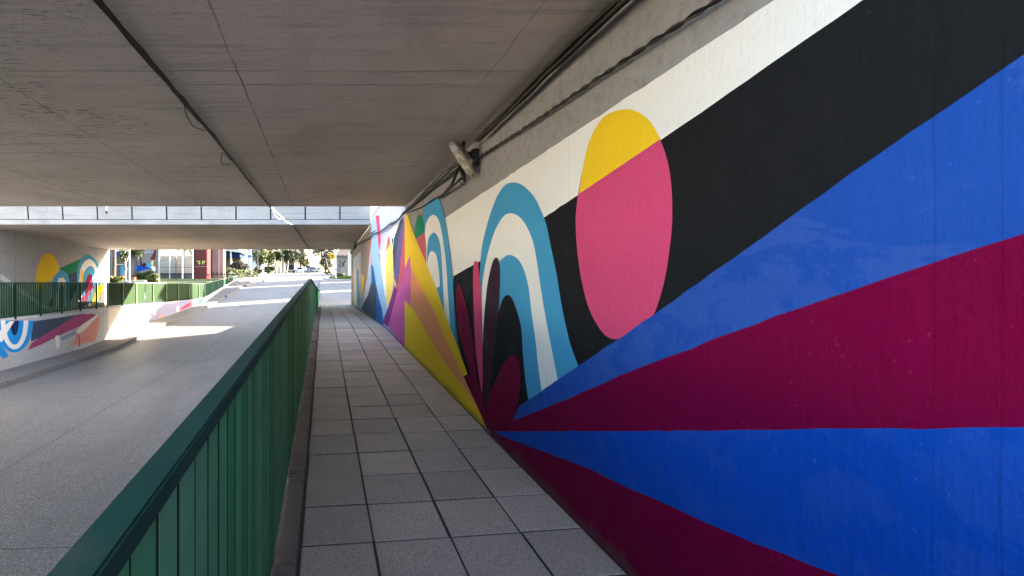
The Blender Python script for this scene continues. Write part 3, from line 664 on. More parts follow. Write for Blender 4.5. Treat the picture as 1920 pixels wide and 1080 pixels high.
# ------------------------------------------------------------------ railings
def flat_bar(mb, a, b, wdt, th, m):           # horizontal-ish bar between two points, wdt across, th high
    a, b = Vector(a), Vector(b); d = (b - a); s = Vector((d.y, -d.x, 0)).normalized() * wdt / 2; u = Vector((0, 0, th))
    mb.hexa([a - s, a + s, b + s, b - s, a - s + u, a + s + u, b + s + u, b - s + u], m)
top = [(-3, -.42), (0, -.32), (9.0, .055), (27.2, -.52), (30.2, -.50)]
rt = lambda y: interp(top, y)
r1 = thing('railing', 'long dark green slatted railing between the walkway and the road', 'railing', (-.25, 10, zp(10)))
mb = MB()
for a, b in zip([-2, 9.0, 24.3, 27.2], [9.0, 24.3, 27.2, 30.2]): flat_bar(mb, (-.248, a, rt(a) - .036), (-.248 + (.02 if b > 28 else 0), b, rt(b) - .036), .052, .036, 'dark green cap')
mb.build('cap_rail', r1, bevel=.004)
mb = MB(); y = -1.95
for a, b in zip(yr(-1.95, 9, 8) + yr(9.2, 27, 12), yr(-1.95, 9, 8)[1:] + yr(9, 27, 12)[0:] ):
    if b > a: mb.hexa([(-.2545, a, zp(a) + .05), (-.2525, a, zp(a) + .05), (-.2525, b, zp(b) + .05), (-.2545, b, zp(b) + .05), (-.2545, a, rt(a) - .037), (-.2525, a, rt(a) - .037), (-.2525, b, rt(b) - .037), (-.2545, b, rt(b) - .037)], 'slat gap shade')  # dark backing sheet, shade behind the slats put into its colour
while y < 27.1:
    wd = random.choice((.094, .094, .094, .092, .08)); gap = random.choice((.010, .012, .014))
    dx = random.uniform(-.0006, .0006); a, b = y, y + wd; x = -.246 + dx; tw = random.uniform(-.0012, .0012)
    zb = zp(a) + .04 + random.uniform(-.006, .006)
    mb.hexa([(x - .003, a, zb), (x + .002 + tw, a, zb), (x + .002 - tw, b, zb), (x - .003, b, zb), (x - .003, a, rt(a) - .037), (x + .002 + tw, a, rt(a) - .037), (x + .002 - tw, b, rt(b) - .037), (x - .003, b, rt(b) - .037)], random.choice(('green metal', 'green metal', 'green metal shade', 'green metal worn')))
    mb.hexa([(-.2524, b, zb), (-.2443, b, zb), (-.2443, b + gap, zb), (-.2524, b + gap, zb), (-.2524, b, rt(b) - .037), (-.2443, b, rt(b) - .037), (-.2443, b + gap, rt(b) - .037), (-.2524, b + gap, rt(b) - .037)], 'slat gap shade')  # solid dark strip fills the gap, painting in its shade
    y += wd + gap
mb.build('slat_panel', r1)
mb = MB(); y = 27.25
while y < 30.1:
    mb.box(-.24 + (y - 27) * .006, -.23 + (y - 27) * .006, y, y + .09, zp(y) + .06, rt(y) - .04, 'olive metal'); y += .1
mb.build('slat_panel', r1)
for z_ in (.12, .62):
    mb = MB()
    for a, b in zip(yr(-2, 27, 12), yr(-2, 27, 12)[1:]): flat_bar(mb, (-.264, a, zp(a) + z_), (-.264, b, zp(b) + z_), .012, .04, 'green metal shade')
    mb.build('rail', r1)
for i in range(15):
    y = -1.6 + 2.0 * i; mb = MB(); mb.box(-.272, -.2565, y, y + .047, zp(y) - .03, rt(y) - .04, 'green metal shade'); mb.build('post', r1)
def side_railing(name, label, pts, pitch, wd, th, m, post_m, post_step, capm, group):
    cx = Vector(pts[0][:2]); r = thing(name, label, 'railing', (pts[0][0], pts[0][1], pts[0][2]), group)
    cap = MB(); sl = MB(); feet = MB(); acc = 0; posts = []
    for (x0, y0, b0, t0), (x1, y1, b1_, t1) in zip(pts, pts[1:]):
        d = Vector((x1 - x0, y1 - y0, 0)); L = d.length; d.normalize(); nn = Vector((d.y, -d.x, 0))
        flat_bar(cap, (x0, y0, t0 - .04), (x1, y1, t1 - .04), .06, .04, capm)
        flat_bar(sl, (x0, y0, b0 + .07), (x1, y1, b1_ + .07), .03, .035, m)
        s = .02
        while s < L - wd:
            f = s / L; a = Vector((x0, y0, 0)) + d * s; b = a + d * wd
            zb = b0 + (b1_ - b0) * f + .105; zt = t0 + (t1 - t0) * f - .041; o = nn * th / 2
            sl.hexa([(*(a - o).xy, zb), (*(a + o).xy, zb), (*(b + o).xy, zb), (*(b - o).xy, zb), (*(a - o).xy, zt), (*(a + o).xy, zt), (*(b + o).xy, zt), (*(b - o).xy, zt)], m)
            s += pitch
        s = .05 if acc == 0 else post_step * .5
        while s < L:
            f = s / L; a = Vector((x0, y0, 0)) + d * s + nn * .035; posts.append((a.x, a.y, b0 + (b1_ - b0) * f, t0 + (t1 - t0) * f - .041)); s += post_step
        acc += L
    cap.build('cap_rail', r); sl.build('slat_panel', r)
    for x, y, zb, zt in posts:
        mb = MB(); mb.box(x - .02, x + .02, y - .025, y + .025, zb - .02, zt, post_m); mb.build('post', r)
    return r
side_railing('railing', 'open green bar railing in front of the far left mural', [(-8.86, 4, -1.08, -.02), (-8.86, 19.9, -1.08, -.02)], .105, .06, .016, 'rail green', 'rail green', 1.25, 'dark green cap', 'left hand railings')
side_railing('railing', 'closed green panel railing bending along the sunlit left side', [(-8.86, 20.0, -1.08, -.03), (-8.66, 23.8, -1.08, -.04), (-7.46, 30.5, -1.05, -.11)], .1, .092, .016, 'olive metal', 'pale green metal', 1.35, 'pale green metal', 'left hand railings')
side_railing('railing', 'short green railing climbing to the street beyond the bend', [(-7.46, 30.6, -1.0, -.11), (-8.41, 48, .36 - .72, .60)], .1, .094, .02, 'rail green', 'pale green metal', 2.6, 'pale green metal', 'left hand railings')

# ------------------------------------------------------------------ cables and lamp
def sagline(pts, n, sag=0, wob=0, seed=0):
    rnd = random.Random(seed); out = []
    for a, b in zip(pts, pts[1:]):
        a, b = Vector(a), Vector(b)
        for i in range(n):
            t = i / n; p = a.lerp(b, t); p.z -= sag * 4 * t * (1 - t)
            out.append(p + Vector((rnd.uniform(-wob, wob), rnd.uniform(-wob, wob), rnd.uniform(-wob, wob) * .5)))
    out.append(Vector(pts[-1])); return out
mb = MB()
for k, (dx, r) in enumerate(((-.014, .0075), (0, .0085), (.013, .007), (.004, .005))):
    mb.tube(sagline([(-1.30 + dx, -2.3, 1.322), (-1.06 + dx, 2.4, 1.32), (-1.0 + dx, 4.4, 1.318), (-.945 + dx * .6, 8.74, 1.322)], 14, .0, .006, k), r, 'black cable')
mb.tube([P(345, 196, 3.66), P(349, 215, 3.75), P(362, 237, 4.0), P(383, 245, 4.26)], .004, 'black cable')
mb.tube([P(417, 287, 5.05), P(414, 300, 5.1), P(416, 308, 5.2), P(432, 308, 5.4), P(441, 306, 5.5), P(430, 298, 5.3), P(419, 286, 5.0)], .0045, 'black cable')
tag(mb.build('cable_bundle'), 'black cable bundle with loose loops crossing the near soffit', 'cables')
mb = MB()
for k, dx in enumerate((-.02, .015)): mb.tube(sagline([(-.945 + dx, 8.75, 1.325), (-.94 + dx * .4, 11.8, 1.46), (-.93 + dx * .2, 14.98, 1.72)], 8, .0, .008, k), .012, 'sun painted cable')  # open span coloured white as if sun struck it
mb.tube([P(511, 391, 9.6), P(515, 402, 10.3), P(522, 411, 11.2), P(528, 410, 12), P(532, 408, 12.4)], .007, 'sun painted cable')
tag(mb.build('cable'), 'thin sun painted cable spanning the gap between the two bridges', 'cable')
mb = MB(); mb.tube([(-.95, 15.03, 1.725), (-.85, 19, 1.67), (-.72, 24.68, 1.585)], .022, 'brown cable', 8)
tag(mb.build('conduit'), 'thin pipe running along the far bridge soffit', 'pipe')
mb = MB()
for k, (dx, dz, r, m) in enumerate(((0, 0, .011, 'brown cable'), (.028, .012, .012, 'black cable'), (.05, -.012, .010, 'black cable'), (.02, -.02, .008, 'brown cable'), (.07, .02, .014, 'black cable'))):
    mb.tube(sagline([(1.315 + dx, -2.3, 1.295 + dz), (1.315 + dx, 1.2, 1.285 + dz), (1.325 + dx, 3.0, 1.28 + dz), (1.345 + dx * .6, 4.35, 1.255 + dz * .5)], 9, .006, .006, k), r, m)
tag(mb.build('cable_bundle'), 'thick bundle of cables in the corner of ceiling and mural wall, up to the lamp', 'cables')
mb = MB()
for k, (dx, dz, r, m) in enumerate(((0, 0, .011, 'brown cable'), (.03, -.015, .012, 'black cable'), (.045, -.05, .009, 'black cable'), (.02, -.03, .009, 'brown cable'))):
    mb.tube(sagline([(1.33 + dx, 4.6, 1.22 + dz), (1.355 + dx, 6.4, 1.23 + dz * .6), (1.40 + dx * .5, 8.55, 1.215)], 9, .012, .008, k), r, m)
mb.tube([P(862, 312, 4.75), P(848, 345, 5.0), P(824, 372, 6.0)], .014, 'black cable')
mb.tube(sagline([P(868, 330, 4.75), P(815, 372, 6.3), P(763, 398, 8.45)], 7, .03, .004, 5), .011, 'black cable')
mb.tube([P(868 + 5.5 * math.sin(t), 341 + 5 * math.cos(t), 4.62) for t in [math.pi * 2 * i / 14 for i in range(15)]], .004, 'black cable')
mb.tube([P(866, 318, 4.7), P(869, 330, 4.66), P(871, 340, 4.65)], [.02, .026, .01], 'black cable')
tag(mb.build('cable_bundle'), 'tangle of cables running from the lamp down to the wall joint', 'cables')
def twisted(a, b, r, R_, turns, m1, m2, n):
    mb = MB(); a, b = Vector(a), Vector(b); d = (b - a).normalized(); u = d.orthogonal().normalized(); v = d.cross(u)
    for ph, m in ((0, m1), (math.pi, m2)):
        mb.tube([a.lerp(b, i / n) + Vector((0, 0, -.03 * math.sin(math.pi * i / n * 3) ** 2)) * .3 + (u * math.cos(2 * math.pi * turns * i / n + ph) + v * math.sin(2 * math.pi * turns * i / n + ph)) * R_ for i in range(n + 1)], r, m, 6)
    return mb
mb = twisted((1.405, -2.3, .83), (1.41, 4.52, 1.135), .0065, .0062, 30, 'brown cable', 'black cable', 360)
tag(mb.build('twisted_cable'), 'twisted pair of cables slanting along the grey band above the mural', 'cable')
mb = MB()
for k, o in enumerate((0, .035)):
    mb.tube(sagline([(1.40, 8.56, 1.20), (1.395 - o, 10.2, 1.22 - o), (1.39, 13.9, 1.345), (1.385 - o, 17.3, 1.45 - o), (1.38, 21.0, 1.60), (1.36 - o, 24.0, 1.50), (1.36, 25.0, 1.42)], 7, .045, .01, k), .016, 'black cable')
mb.tube(sagline([(1.37, 13.2, 1.37), (1.33, 13.9, 1.36), (1.30, 14.4, 1.44)], 4, 0, .02, 9), .014, 'black cable')
mb.tube(sagline([(1.36, 20.6, 1.66), (1.33, 21.1, 1.58), (1.36, 21.4, 1.42), (1.38, 21.2, 1.62), (1.34, 20.8, 1.6)], 4, 0, .03, 3), .03, 'black cable')
tag(mb.build('cable'), 'slack black cables draped along the far walls between the bridges', 'cable')
# the lamp: an oval floodlight slung in the corner, turned down toward the road
LC = Vector((1.285, 4.55, 1.13)); ax = Vector((.205, .02, -.29)).normalized()
face_n = Vector((-.62, -.62, -.44)); face_n = (face_n - ax * face_n.dot(ax)).normalized(); sd_ = ax.cross(face_n)
lamp = thing('wall_lamp', 'oblong floodlight with ribbed lens slung in the corner of ceiling and mural wall', 'lamp', tuple(LC))
def oval(mb, levels, m, n=28, off=0):
    b0 = len(mb.v); k = mb.mi(m)
    for L, wd, h in levels:
        for j in range(n):
            a = 2 * math.pi * j / n; ca, sa = math.cos(a), math.sin(a); e = 2 / 2.7
            u = L * math.copysign(abs(ca) ** e, ca); v = wd * math.copysign(abs(sa) ** e, sa)
            mb.v.append(tuple(LC + ax * (u + off) + sd_ * v + face_n * h))
    for i in range(len(levels) - 1):
        for j in range(n):
            a = b0 + i * n + j; e2 = b0 + i * n + (j + 1) % n; mb.f.append((a, e2, e2 + n, a + n)); mb.m.append(k)
    mb.f.append(tuple(b0 + j for j in range(n))); mb.f.append(tuple(b0 + (len(levels) - 1) * n + j for j in range(n))); mb.m += [k, k]
mb = MB(); oval(mb, [(.09, .024, -.11), (.15, .038, -.085), (.182, .044, -.045), (.194, .047, -.006), (.197, .049, .0), (.184, .041, .004)], 'dull metal'); mb.build('housing', lamp, True)
mb = MB(); oval(mb, [(.134, .038, .003), (.131, .037, .010), (.118, .030, .016), (.08, .018, .018)], 'ribbed lens', off=.028); mb.build('lens', lamp, True)
mb = MB(); oval(mb, [(.036, .034, .004), (.035, .032, .010)], 'reflector', off=-.132); mb.build('reflector', lamp)
for u in (-.176, .172):
    mb = MB(); oval(mb, [(.012, .010, .004), (.010, .008, .012)], 'rusty metal', 12, u); mb.build('clip', lamp)
mb = MB(); mb.tube([LC - face_n * .1, LC - face_n * .16 + Vector((.03, 0, .03)), Vector((1.44, 4.62, 1.12))], .022, 'black metal', 8); mb.tube([LC - face_n * .08 - ax * .05, Vector((1.34, 4.7, 1.335))], .016, 'black metal', 8)
mb.build('bracket', lamp)
mb = MB(); mb.box(1.385, 1.448, 4.56, 4.68, 1.08, 1.24, 'black metal'); mb.build('mounting_box', lamp, bevel=.008)
mb = MB(); mb.tube([P(893, 299, 4.52), P(886, 303, 4.5), P(880, 301, 4.5)], .011, 'grey metal', 8); mb.tube([P(884, 299, 4.5), P(883, 309, 4.5)], .012, 'grey metal', 8); mb.build('clamp', lamp)

# ------------------------------------------------------------------ vegetation
def tree(name, label, base, h, trunk_r, crown_c, rad, n, size, ms, bark='bark', limbs=5, lean=(0, 0), clumps=18, group=None, seed=1, cat='tree', forks=1):
    rnd = random.Random(seed); r = thing(name, label, cat, tuple(base), group); B = Vector(base); mb = MB(); Cc = B + Vector(crown_c)
    for f in range(forks):
        o = Vector((rnd.uniform(-.25, .25), rnd.uniform(-.2, .2), 0)) if forks > 1 else Vector((0, 0, 0))
        tp = Vector((Cc.x + o.x * 2, Cc.y, Cc.z)); bs = B + o - Vector((0, 0, .08))
        pts = [bs.lerp(tp, t) + Vector((lean[0] * math.sin(math.pi * t), lean[1] * math.sin(math.pi * t), 0)) + Vector((rnd.uniform(-1, 1), rnd.uniform(-1, 1), 0)) * trunk_r * .5 for t in (0, .12, .3, .5, .7, .86, 1)]
        mb.tube(pts, [trunk_r * k for k in (1.35, 1.05, .92, .82, .7, .5, .3)], bark, 9)
        for _ in range(limbs):
            t = rnd.uniform(.5, .95); a = bs.lerp(tp, t) + Vector((lean[0] * math.sin(math.pi * t), lean[1] * math.sin(math.pi * t), 0))
            e = Cc + Vector((rnd.uniform(-1, 1) * rad[0], rnd.uniform(-1, 1) * rad[1], rnd.uniform(-.3, 1) * rad[2])) * .75
            m_ = a.lerp(e, .5) + Vector((0, 0, .1 * rad[2])); mb.tube([a, m_, e], [trunk_r * .42, trunk_r * .28, trunk_r * .1], bark, 6)
    mb.build('trunk', r, True)
    mb = MB(); mb.leaves(Cc, rad, n, size, ms, clumps, rnd=rnd); mb.build('crown', r); return r
def bush(name, label, base, rad, n, size, ms, clumps=12, seed=1, cat='shrub', group=None):
    rnd = random.Random(seed); r = thing(name, label, cat, tuple(base), group); B = Vector(base); mb = MB()
    for _ in range(7):
        e = B + Vector((rnd.uniform(-.8, .8) * rad[0], rnd.uniform(-.8, .8) * rad[1], rad[2] * rnd.uniform(.8, 1.6))); mb.tube([B, B.lerp(e, .5) + Vector((0, 0, .1)), e], [.035, .025, .01], 'bark', 5)
    mb.build('stems', r)
    mb = MB(); mb.leaves(B + Vector((0, 0, rad[2])), rad, n, size, ms, clumps, rnd=rnd); mb.build('foliage', r); return r
def hedge(label, p0, p1, z0, hgt, wd, n, size, ms, seed=1, top=None):
    rnd = random.Random(seed); r = thing('hedge', label, 'hedge', (p0[0], p0[1], z0)); a, b = Vector((*p0, z0)), Vector((*p1, z0)); d = (b - a).normalized(); s = Vector((d.y, -d.x, 0))
    mb = MB()
    for _ in range(n):
        q = a.lerp(b, rnd.random()); side = rnd.choice((0, 1, 2, 2)); hz = rnd.random()
        lump = 1 + .16 * math.sin(q.x * 2.1 + seed) + .1 * math.sin(q.x * 5.3)
        if side == 2: p = q + s * rnd.uniform(-wd, wd) + Vector((0, 0, hgt * lump * rnd.uniform(.86, 1.02)))
        else: p = q + s * (wd if side else -wd) * rnd.uniform(.8, 1.05) + Vector((0, 0, hgt * lump * hz))
        u = Vector((rnd.gauss(0, 1), rnd.gauss(0, 1), rnd.gauss(0, 1))).normalized(); v = u.orthogonal().normalized(); z = size * rnd.uniform(.6, 1.4)
        mm = rnd.choice(ms); mb.face([p - u * z, p + v * z * .5, p + u * z, p - v * z * .5], mm)
    mb.build('foliage', r)
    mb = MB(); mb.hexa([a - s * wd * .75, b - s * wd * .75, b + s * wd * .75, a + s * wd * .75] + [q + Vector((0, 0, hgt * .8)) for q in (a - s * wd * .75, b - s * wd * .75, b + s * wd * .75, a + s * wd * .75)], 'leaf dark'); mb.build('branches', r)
    return r
def gp(px, Y, side='l'):
    x = (px - VX) / FPX * Y; return (x, Y, (zl(Y) if side == 'l' else zp(Y)) - .03)
LD, LM, LL, LY, LO, LG, LR = 'leaf dark', 'leaf mid', 'leaf light', 'leaf yellow', 'leaf olive', 'leaf grey', 'leaf rust'
# left garden
tree('broadleaf_tree', 'brown trunked tree beside the end of the far left mural wall', gp(213, 40), 7, .17, (0.1, .3, 4.6), (2.2, 2.0, 2.2), 1500, .16, [LM, LL, LD], seed=3)
tree('broadleaf_tree', 'small pale trunked tree with drooping olive crown beside the white post', gp(236, 38), 4, .10, (-.1, 0, 2.0), (.55, .5, .62), 800, .09, [LO, LM, LL], 'white bark', seed=4)
tree('broadleaf_tree', 'slim brown trunked tree with yellow green leaves before the painted panel', gp(250, 44), 5, .10, (.4, .2, 2.5), (.9, .7, .7), 900, .12, [LL, LY, LM], seed=5)
bush('low_shrub', 'dry yellowish shrub at the foot of the brown trunked tree', gp(214, 37), (1.0, .5, .28), 900, .09, [LY, LL, LO], seed=6)
hedge('clipped green hedge in front of the blue painted panel', gp(254, 43)[:2], gp(285, 43)[:2], zl(43) - .05, .55, .3, 1500, .07, [LM, LL, LL, LD], 2)
hedge('yellow green hedge beside the left railing and white posts', gp(278, 37)[:2], gp(298, 37)[:2], zl(37) - .05, .5, .3, 1000, .07, [LL, LY, LM], 3)
hedge('long bushy verge hedge along the street behind the short railing', gp(423, 52)[:2], gp(476, 56)[:2], .38, .85, .55, 3200, .09, [LM, LL, LY, LL, LD], 4)
bush('weeping_shrub', 'large grey brown weeping shrub behind the verge hedge', gp(448, 60), (1.35, .8, .95), 2600, .10, [LO, LG, LO, LM], 26, 8)
tree('broadleaf_tree', 'light green tree behind the thin dark street pole', gp(486, 78), 6, .14, (.2, 0, 2.9), (1.7, 1.2, 1.6), 1900, .15, [LL, LY, LM], seed=9, clumps=26)
tree('palm_like_tree', 'yellow green feathery tree left of the white trunked grove', gp(503, 82), 6, .14, (0, 0, 2.9), (1.3, 1.0, 1.7), 1900, .17, [LY, LL, LO], seed=10, clumps=26)
bush('round_shrub', 'bushy green shrub under the light green trees', gp(503, 76), (1.05, .8, .75), 1500, .11, [LM, LL, LD], 18, 11)
bush('rust_shrub', 'rust brown shrub behind the thin dark pole', gp(483, 68), (.55, .5, .6), 900, .09, [LR, LR, LO], 12, 12)
for i, (px, Y, s) in enumerate(((516, 84, 13), (524, 90, 14), (534, 87, 15))):
    tree('white_trunk_tree', ('thick white trunked tree, first of the dark crowned grove', 'white trunked tree with twin stems in the middle of the grove', 'white trunked tree nearest the dark parked car')[i], gp(px, Y), 6, .20 if i == 0 else .13, (.35, 0, 3.3), (1.25, 1.0, 1.05), 2600, .14, [LD, LM, LD], 'white bark', seed=s, forks=(1, 2, 2)[i], group='white trunked trees beyond the verge', clumps=22)
tree('broadleaf_tree', 'hazy green tree behind the dark parked car', gp(549, 125), 8, .2, (0, 0, 4.1), (2.6, 2, 2.3), 2000, .2, [LM, LD, LO], seed=16, clumps=24)
tree('broadleaf_tree', 'tall grey green tree over the far parked cars', gp(563, 150), 9, .25, (0, 0, 5.6), (2.6, 2, 3.2), 2200, .24, [LM, LO, LG], seed=17, clumps=26)
tree('broadleaf_tree', 'yellowish young tree by the far white car', gp(572, 150), 5, .15, (.3, 0, 2.8), (1.3, 1.2, 1.9), 1200, .2, [LY, LL], seed=18)
tree('broadleaf_tree', 'tall leafy tree rising behind the shuttered wall', gp(345, 58), 7, .2, (0, 0, 4.2), (2.6, 1.5, 1.7), 2400, .16, [LY, LL, LM], seed=19, clumps=26)
# right side
tree('broadleaf_tree', 'dark spreading tree with leaning trunk behind the yellow sign', gp(621, 72, 'r'), 7, .14, (-.9, 0, 3.7), (2.3, 1.6, 1.5), 2600, .15, [LD, LO, LD, LM], seed=20, lean=(-.35, 0), clumps=30)
tree('broadleaf_tree', 'dense dark green tree below the leaning tree', gp(611, 95, 'r'), 6, .18, (0, 0, 2.3), (1.5, 1.2, 1.9), 1900, .16, [LD, LM], seed=21, clumps=24)
tree('sapling', 'young sapling with yellow leaves on the kerbed island', gp(645, 50, 'r'), 2, .025, (0, 0, 1.75), (.24, .2, .5), 260, .07, [LY, LL], seed=22, limbs=3, clumps=8)
bush('round_shrub', 'bright green shrub on the island right of the white lamp post', gp(639, 52, 'r'), (.55, .4, .36), 900, .07, [LL, LY, LM], 14, 23)
bush('low_shrub', 'yellow green shrub at the far tip of the kerbed island', gp(612, 72, 'r'), (.5, .5, .28), 600, .08, [LY, LL], 10, 24)
tree('broadleaf_tree', 'tree showing over the wall in the gap between the bridges', (3.4, 19.5, 1.9), 6, .16, (-.6, -1.5, 2.0), (1.2, 1.3, 1.5), 1300, .14, [LM, LL, LD], seed=25)
def block(label, x0, x1, y0, y1, z0, z1, wall_m, roof_m, faces, nwin):
    t = thing('added_block', label, 'building', ((x0 + x1) / 2, (y0 + y1) / 2, z0))
    mb = MB(); mb.box(x0, x1, y0, y1, z0 - .3, z1, wall_m); mb.build('wall', t)
    mb = MB(); mb.box(x0 - .2, x1 + .2, y0 - .2, y1 + .2, z1 - .001 + .002, z1 + .25, roof_m); mb.build('roof', t)
    for ax, at in faces:
        for zc in [z0 + 1.6 + 2.9 * i for i in range(int((z1 - z0) / 2.9))]:
            for i in range(nwin):
                mb = MB(); fr = MB(); f = (i + .5) / nwin
                if ax == 'x':
                    y = y0 + (y1 - y0) * f; mb.box(at - .01, at + .01, y - .5, y + .5, zc - .6, zc + .6, 'dark glass'); fr.box(at - .05, at + .05, y - .6, y + .6, zc - .7, zc - .602, 'plaster white')
                else:
                    x = x0 + (x1 - x0) * f; mb.box(x - .5, x + .5, at - .01, at + .01, zc - .6, zc + .6, 'dark glass'); fr.box(x - .6, x + .6, at - .05, at + .05, zc - .7, zc - .602, 'plaster white')
                w_ = mb.build('window', t); fr.build('window_sill', w_)
    return t
block('unseen white block left of the near bridge, added to bounce sunlight', -34, -22, 1, 14.5, -1.1, 10.5, 'plaster white', 'roof dark', [('x', -22)], 4)  # out of view, added as a reflector for the mural and soffit
block('unseen grey block past the end of the right mural wall, added for its shadow', 13, 26, 36.0, 38.3, -.6, 7.35, 'plaster grey', 'roof dark', [('x', 13), ('y', 36.0)], 2)  # out of view, added to shade the road past the mural wall
block('unseen tall cream block behind the lowest grey one, added for its shadow', 14, 17, 38.55, 40.2, -.4, 9.75, 'plaster white', 'roof dark', [('x', 14)], 1)  # out of view, added to shade the bend of the left railing
block('unseen pink block second along the right side street, added for its shadow', 13, 17, 43.3, 49.6, -.2, 10.2, 'plaster pink', 'roof dark', [('x', 13)], 3)  # out of view, added for shade, set back to leave a sun band
block('unseen grey block third along the right side street, added for its shadow', 12.5, 16, 52.2, 55.2, .3, 10.6, 'plaster grey', 'roof tile', [('x', 12.5)], 1)  # out of view, added for the farthest shadow band on the street

# ------------------------------------------------------------------ street furniture and buildings, left
def post(name, label, cat, px, Y, r, m, hgt, side='l', extra=None, group=None):
    x, y, z = gp(px, Y, side); t = thing(name, label, cat, (x, y, z), group)
    mb = MB(); mb.tube([(x, y, z - .1), (x, y, z + hgt)], r, m, 10); mb.build('pole', t)
    mb = MB(); mb.lathe([(r * 2.2, 0), (r * 2.2, .05), (r * 1.3, .12)], (x, y, z), m, 12); mb.build('base', t); return t
post('post', 'white post in the left garden beside the pale trunked tree', 'post', 243, 36, .055, 'white metal', 4)
post('post', 'yellowish post at the right corner of the pink wall', 'post', 421.5, 45, .075, 'plaster pink', 4.2)
t = post('street_sign', 'blue street sign on a post behind the verge hedge', 'sign', 469.5, 62, .07, 'white metal', 3.4)
q = P(468, 480, 61.9); mb = MB(); mb.prism([(q.x - .22, q.z - .05), (q.x - .08, q.z - .28), (q.x + .24, q.z - .16), (q.x + .2, q.z + .14), (q.x - .18, q.z + .2)], 1, 61.86, 61.9, 'sign blue'); mb.build('sign_plate', t)
post('utility_pole', 'thin dark pole standing at the street edge', 'pole', 483, 55, .055, 'dark bark', 6)
# building with the painted panel
bz = zl(47)
bl = thing('building', 'low left building with blue awning, dark window and painted panel', 'building', (P(255, 520, 49).x, 49, bz))
def rect(mb, px0, py0, px1, py1, Y, th, m):
    a, b = P(px0, py0, Y), P(px1, py1, Y); mb.box(a.x, b.x, Y, Y + th, min(a.z, b.z), max(a.z, b.z), m)
mb = MB(); a, b = P(190, 530, 49), P(298, 460, 49); mb.box(a.x, b.x, 49, 55, bz - .2, 4.2, 'plaster grey'); mb.build('wall', bl)
mb = MB(); mb.box(a.x - .3, b.x + .3, 48.6, 55.3, 4.2, 4.5, 'roof dark'); mb.build('roof', bl)
mb = MB(); p, q = P(213, 470, 47.8), P(240, 483, 47.8); mb.hexa([(p.x, 47.8, q.z), (q.x, 47.8, q.z), (q.x, 49, q.z + .05), (p.x, 49, q.z + .05), (p.x, 47.8, q.z + .35), (q.x, 47.8, q.z + .35), (q.x, 49, p.z + .2), (p.x, 49, p.z + .2)], 'awning blue'); mb.build('awning', bl)
mb = MB(); rect(mb, 213, 468.5, 240, 471.5, 47.6, .3, 'white metal'); mb.build('awning_valance', bl)
mb = MB(); rect(mb, 216, 482, 231, 495, 48.95, .2, 'dark glass'); mb.build('window', bl)
mb = MB(); rect(mb, 215, 495, 232, 497, 48.8, .3, 'plaster white'); mb.build('window_sill', bl)
mb = MB(); rect(mb, 216, 498, 226, 517, 48.94, .2, 'roof dark'); mb.build('door', bl)
mb = MB(); rect(mb, 254, 470, 296, 517, 48.9, .12, 'plaster grey')
def flatp(mb, pts, Y, m, sm=True):
    q = catmull(pts, True) if sm else pts; v = [P(x, y, Y) for x, y in q]; b0 = len(mb.v); mb.v += [tuple(p) for p in v]
    for t in tessellate_polygon([[Vector((p.x, p.z, 0)) for p in v]]): mb.f.append(tuple(b0 + i for i in t)); mb.m.append(mb.mi(m))
flatp(mb, [(254, 470), (288, 470), (288, 474), (254, 477)], 48.895, 'dusk paint', False)
flatp(mb, [(263, 478), (264.5, 478), (266, 500), (263, 500)], 48.893, 'black paint', False)
flatp(mb, [(254, 498), (262, 498), (272, 500), (281, 500), (283, 504), (268, 506), (254, 511)], 48.89, 'blue paint')
flatp(mb, [(276, 496), (280, 491), (284, 493), (284, 501), (279, 503)], 48.886, 'sky blue paint')
flatp(mb, [(266, 499), (268, 494), (272, 493), (274, 497), (271, 500)], 48.884, 'purple paint')
flatp(mb, [(283, 500), (287, 498), (292, 503), (291, 509), (286, 507)], 48.88, 'white paint')
flatp(mb, [(281, 486), (287, 476), (290, 468.5), (293, 468.5), (292, 482), (289, 488)], 48.882, 'red paint', False)
flatp(mb, [(284, 489), (288, 488), (287, 497), (284, 496)], 48.878, 'lemon paint', False)
mb.build('painted_panel', bl)
mb = MB(); rect(mb, 226, 498, 232, 516, 48.9, .1, 'sky blue paint'); mb.build('painted_strip', bl)
mb = MB(); rect(mb, 294, 468, 297.5, 524, 48.6, .35, 'plaster grey'); mb.build('pilaster', bl)
x, y, z = gp(228, 42); t = thing('flower_pot', 'orange glazed pot at the foot of the left garden', 'pot', (x, y, z))
mb = MB(); mb.lathe([(.10, 0), (.16, .1), (.18, .2), (.14, .32), (.15, .34)], (x, y, z), 'orange glaze'); mb.build('pot', t, True)
x, y, z = gp(250.5, 39); t = thing('flower_pot', 'tall terracotta pot with reddish plant by the clipped hedge', 'pot', (x, y, z))
mb = MB(); mb.lathe([(.12, 0), (.17, .15), (.19, .26), (.20, .28)], (x, y, z), 'terracotta'); mb.build('pot', t, True)
mb = MB(); mb.leaves((x, y, z + .42), (.2, .2, .2), 160, .06, [LR, LO, LR], 6); mb.build('plant', t)
mb = MB(); a, b = P(231, 530, 36), P(272, 528, 36); mb.box(a.x, b.x, 36, 36.4, zl(36) - .1, zl(36) + .14, 'pale concrete'); tag(mb.build('garden_kerb', bevel=.02), 'pale low stone edging in front of the garden', 'edging')
